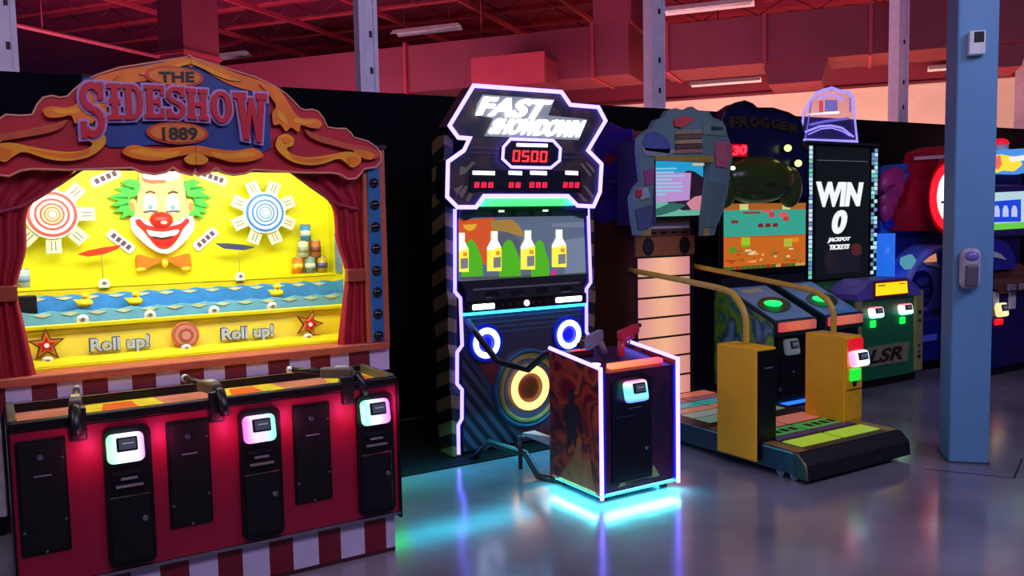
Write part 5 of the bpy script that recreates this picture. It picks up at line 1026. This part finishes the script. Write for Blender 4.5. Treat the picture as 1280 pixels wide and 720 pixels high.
for P, m in (([(1129, 322), (1140, 318), (1145, 325), (1144, 335), (1134, 337), (1128, 330)], E((110, 190, 210), .55)), ([(1156, 317), (1170, 317), (1171, 327), (1156, 328)], E((226, 150, 110), .8))): q.prism(pts(P, 5.10), 'y', 5.098, 5.13, m)
q.prism(pts([(1155, 329), (1172, 329), (1176, 335), (1158, 331)], 5.10), 'y', 5.096, 5.13, M((200, 205, 230), .4)); q.done('wheel_window', whl, 'lit windows of the wheel')
x, z = at(1153, 361, 5.10); q = Q(); q.disc((x, z), .185, 5.10, 5.14, M((16, 22, 110), .35)); q.disc((x, z + .07), .10, 5.09, 5.12, M((50, 62, 160), .4), 24, .045); q.box(x - .13, x + .13, 5.09, 5.11, z - .06, z + .01, M((50, 62, 160), .4)); q.box(x - .11, x + .11, 5.09, 5.11, z - .13, z - .10, M((60, 74, 180), .4)); q.done('wheel_badge', whl, 'dark blue round badge')
# ================================================================== FAR RIGHT GAME
bx0, bx1 = 7.97, 8.85
bm_ = thing('redemption_arcade_game', 'game right of the blue pillar with bright marquee, blue screen and brown deck', 'arcade game', (8.4, 4.65, 0))
q = Q(); q.prism([(4.40, .08), (4.88, .08), (4.88, 2.12), (4.62, 2.12), (4.62, .98), (4.45, .84), (4.40, .82)], 'x', bx0, bx1, M((20, 16, 90), .45, noise=.1)); q.box(bx0 + .02, bx1 - .02, 4.43, 4.86, 0, .08, BLACK); q.done('cabinet', bm_, 'dark blue cabinet')
q = Q(); q.prism(pts([(1236, 188), (1290, 185), (1290, 214), (1272, 218), (1236, 217)], 4.58), 'y', 4.58, 4.64, E((80, 150, 235), .9)); mk = q.done('marquee', bm_, 'colourful lit marquee')
q = Q(); q.prism(pts([(1242, 195), (1252, 193), (1262, 195), (1274, 196), (1278, 206), (1268, 214), (1254, 213), (1246, 216), (1240, 210)], 4.57), 'y', 4.57, 4.585, E((250, 214, 60), 1.1)); q.prism(pts([(1242, 196), (1250, 194), (1252, 206), (1247, 212), (1241, 208)], 4.565), 'y', 4.562, 4.572, E((240, 110, 90), 1.0)); q.prism(pts([(1262, 197), (1285, 193), (1285, 200), (1264, 202)], 4.565), 'y', 4.562, 4.572, E((240, 240, 240), 1.0)); q.done('marquee_art', mk)
q = Q(); x, z = at(1254, 179, 4.65); q.cyl((x, 4.68, 2.11), (x, 4.68, z - .01), .075, WHITE); q.ell((x, 4.68, z), (.08, .08, .05), E((230, 20, 50), 1.0), 16, 10); q.done('beacon', bm_, 'red beacon lamp on a white ring')
q = Q(); x, z = at(1246, 173, 4.65); q.ell((x - .02, 4.68, z), (.03, .03, .05), M((170, 150, 60), .4), 10, 8); q.done('beacon_ornament', bm_)
q = Q(); q.box(bx0, bx1, 4.55, 4.64, 1.30, 1.80, M((60, 40, 120), .4), .01, 1); mf = q.done('screen_surround', bm_)
q = Q(); q.prism(pts([(1236, 241), (1300, 238), (1300, 284), (1236, 288)], 4.545), 'y', 4.545, 4.56, E((190, 220, 225), .9)); q.prism(pts([(1238, 252), (1276, 249), (1276, 277), (1238, 278)], 4.542), 'y', 4.54, 4.546, E((30, 70, 220), .9)); q.prism(pts([(1236, 280), (1300, 276), (1300, 284), (1236, 288)], 4.542), 'y', 4.54, 4.546, E((110, 210, 70), .9))
for px in (1246, 1257, 1268): q.prism(pts([(px - 3.4, 271), (px - 3.4, 262), (px - 1.5, 257), (px + 1.5, 257), (px + 3.4, 262), (px + 3.4, 271)], 4.538), 'y', 4.536, 4.541, E((190, 205, 245), .9))
q.done('screen', mf, 'bright blue screen with three white shapes')
q = Q(); c_ = at(1238, 338, 4.52); q.prism([(c_[0] + .42 * cos(rad(a)), c_[1] + .30 * sin(rad(a))) for a in range(0, 181, 12)], 'y', 4.50, 4.62, M((50, 46, 170), .4)); q.prism(pts([(1241, 314), (1250, 317), (1258, 325), (1241, 321)], 4.49), 'y', 4.485, 4.50, WHITE); q.done('hood', bm_, 'rounded blue hood with a white flash')
q = Q(); q.prism([(4.30, .88), (4.5, .93), (4.62, 1.02), (4.62, .98), (4.5, .87), (4.30, .80)], 'x', bx0 - .01, bx1 + .01, M((96, 52, 46), .45, noise=.12)); dk_ = q.done('control_deck', bm_, 'reddish brown control deck')
q = Q()
for k in range(4): q.box(bx0 + .06 + k * .2, bx0 + .2 + k * .2, 4.285, 4.305, .81, .87, M((150, 132, 150), .4), .006, 1)
q.done('deck_key', dk_, 'greyish keys')
q = Q(); q.box(bx0 + .01, bx0 + .09, 4.385, 4.405, .66, .80, WHITE); q.box(bx0 + .14, bx0 + .36, 4.385, 4.405, .78, .80, WHITE); q.box(bx0 + .28, bx0 + .38, 4.385, 4.405, .62, .80, WHITE); q.done('white_print', bm_)
x, z = at(1253, 388, 4.36)
card_reader(bm_, x, 4.39, z, [(0, (235, 205, 130)), (.6, (255, 235, 170)), (1, (225, 170, 120))], 1.3, .16, .13, 'warm yellow card reader')
q = Q(); q.box(x - .07, x + .06, 4.375, 4.402, z - .14, z - .08, E((230, 20, 30), 1.1), .012, 2); q.done('red_lamp', bm_, 'red lamp under the card reader')
# ================================================================== LIGHT
w = bpy.data.worlds.new('hall_ambience'); S.world = w; w.use_nodes = True
bgn = w.node_tree.nodes['Background']; bgn.inputs[0].default_value = rgb((108, 104, 200)); bgn.inputs[1].default_value = .12
area('hall_fill', (1.0, -.5, 4.6), (1.6, 4, 1.2), 3, 1.5, 110, (245, 225, 245))  # added overhead fill for the booth side, no fixture modelled
area('hall_fill', (5.0, -.6, 4.6), (5.4, 4, .8), 2.5, 1.5, 130, (185, 200, 255))  # added bluish fill for the right half, no fixture modelled
area('booth_light', (CX, 4.2, 1.86), (CX, 4.7, 1.3), 1.7, .08, 11, (255, 252, 235))
area('booth_light', (CX, 4.10, 1.77), (CX, 4.33, 1.0), 1.5, .05, 8, (255, 250, 230))
for xx in (.442, .962, 1.486):
    for dx in (-.13, .13): area('reader_glow', (xx + dx, 3.54, .70), (xx + dx * 1.2, 3.64, .68), .03, .08, .22, (255, 60, 140))
area('hall_fill', (-3.2, 2.6, 4.4), (-.3, 5.2, .6), 1.5, 1, 60, (220, 205, 245))  # unseen fill added to brighten the white cabinet at left
area('wall_washer', tuple(ab(13.2, 0, 2.4)), tuple(ab(15.4, .5, 2.8)), 8, .5, 150, (255, 210, 190))
area('uplight', tuple(ab(11.3, 0, 1.9)), tuple(ab(11.5, 0, 5)), 7, 1.0, 110, (255, 160, 130))
area('hall_fill', tuple(ab(8.6, -4.0, 2.0)), tuple(ab(9.5, -4.0, 5)), 7, 1, 115, (255, 200, 225))  # added upward fill behind the partition, brightens ceiling and posts
area('hall_fill', tuple(ab(7.6, -8.0, 2.2)), tuple(ab(9.5, -8.0, 5)), 4, 1, 120, (255, 195, 225))  # second added upward fill, for the left part of the ceiling
area('cyan_spill', (2.85, 4.64, .36), (2.85, 4.62, .0), 1.5, .2, 6.0, (40, 215, 255), 160)
area('green_spill', (1.98, 4.64, .36), (1.98, 4.62, .0), .6, .2, 2.2, (50, 255, 150), 160)
area('pedestal_glow', (3.055, 3.612, .065), (3.055, 3.57, 0), .54, .07, 4.5, (90, 238, 255))
area('pedestal_glow', (2.768, 3.85, .065), (2.72, 3.85, 0),   .44, .07, 4.0, (90, 238, 255))
S.view_settings.view_transform = 'Standard'; S.view_settings.look = 'None'; S.view_settings.gamma = 1.0
S.view_settings.use_curve_mapping = False; S.view_settings.exposure = 0.0
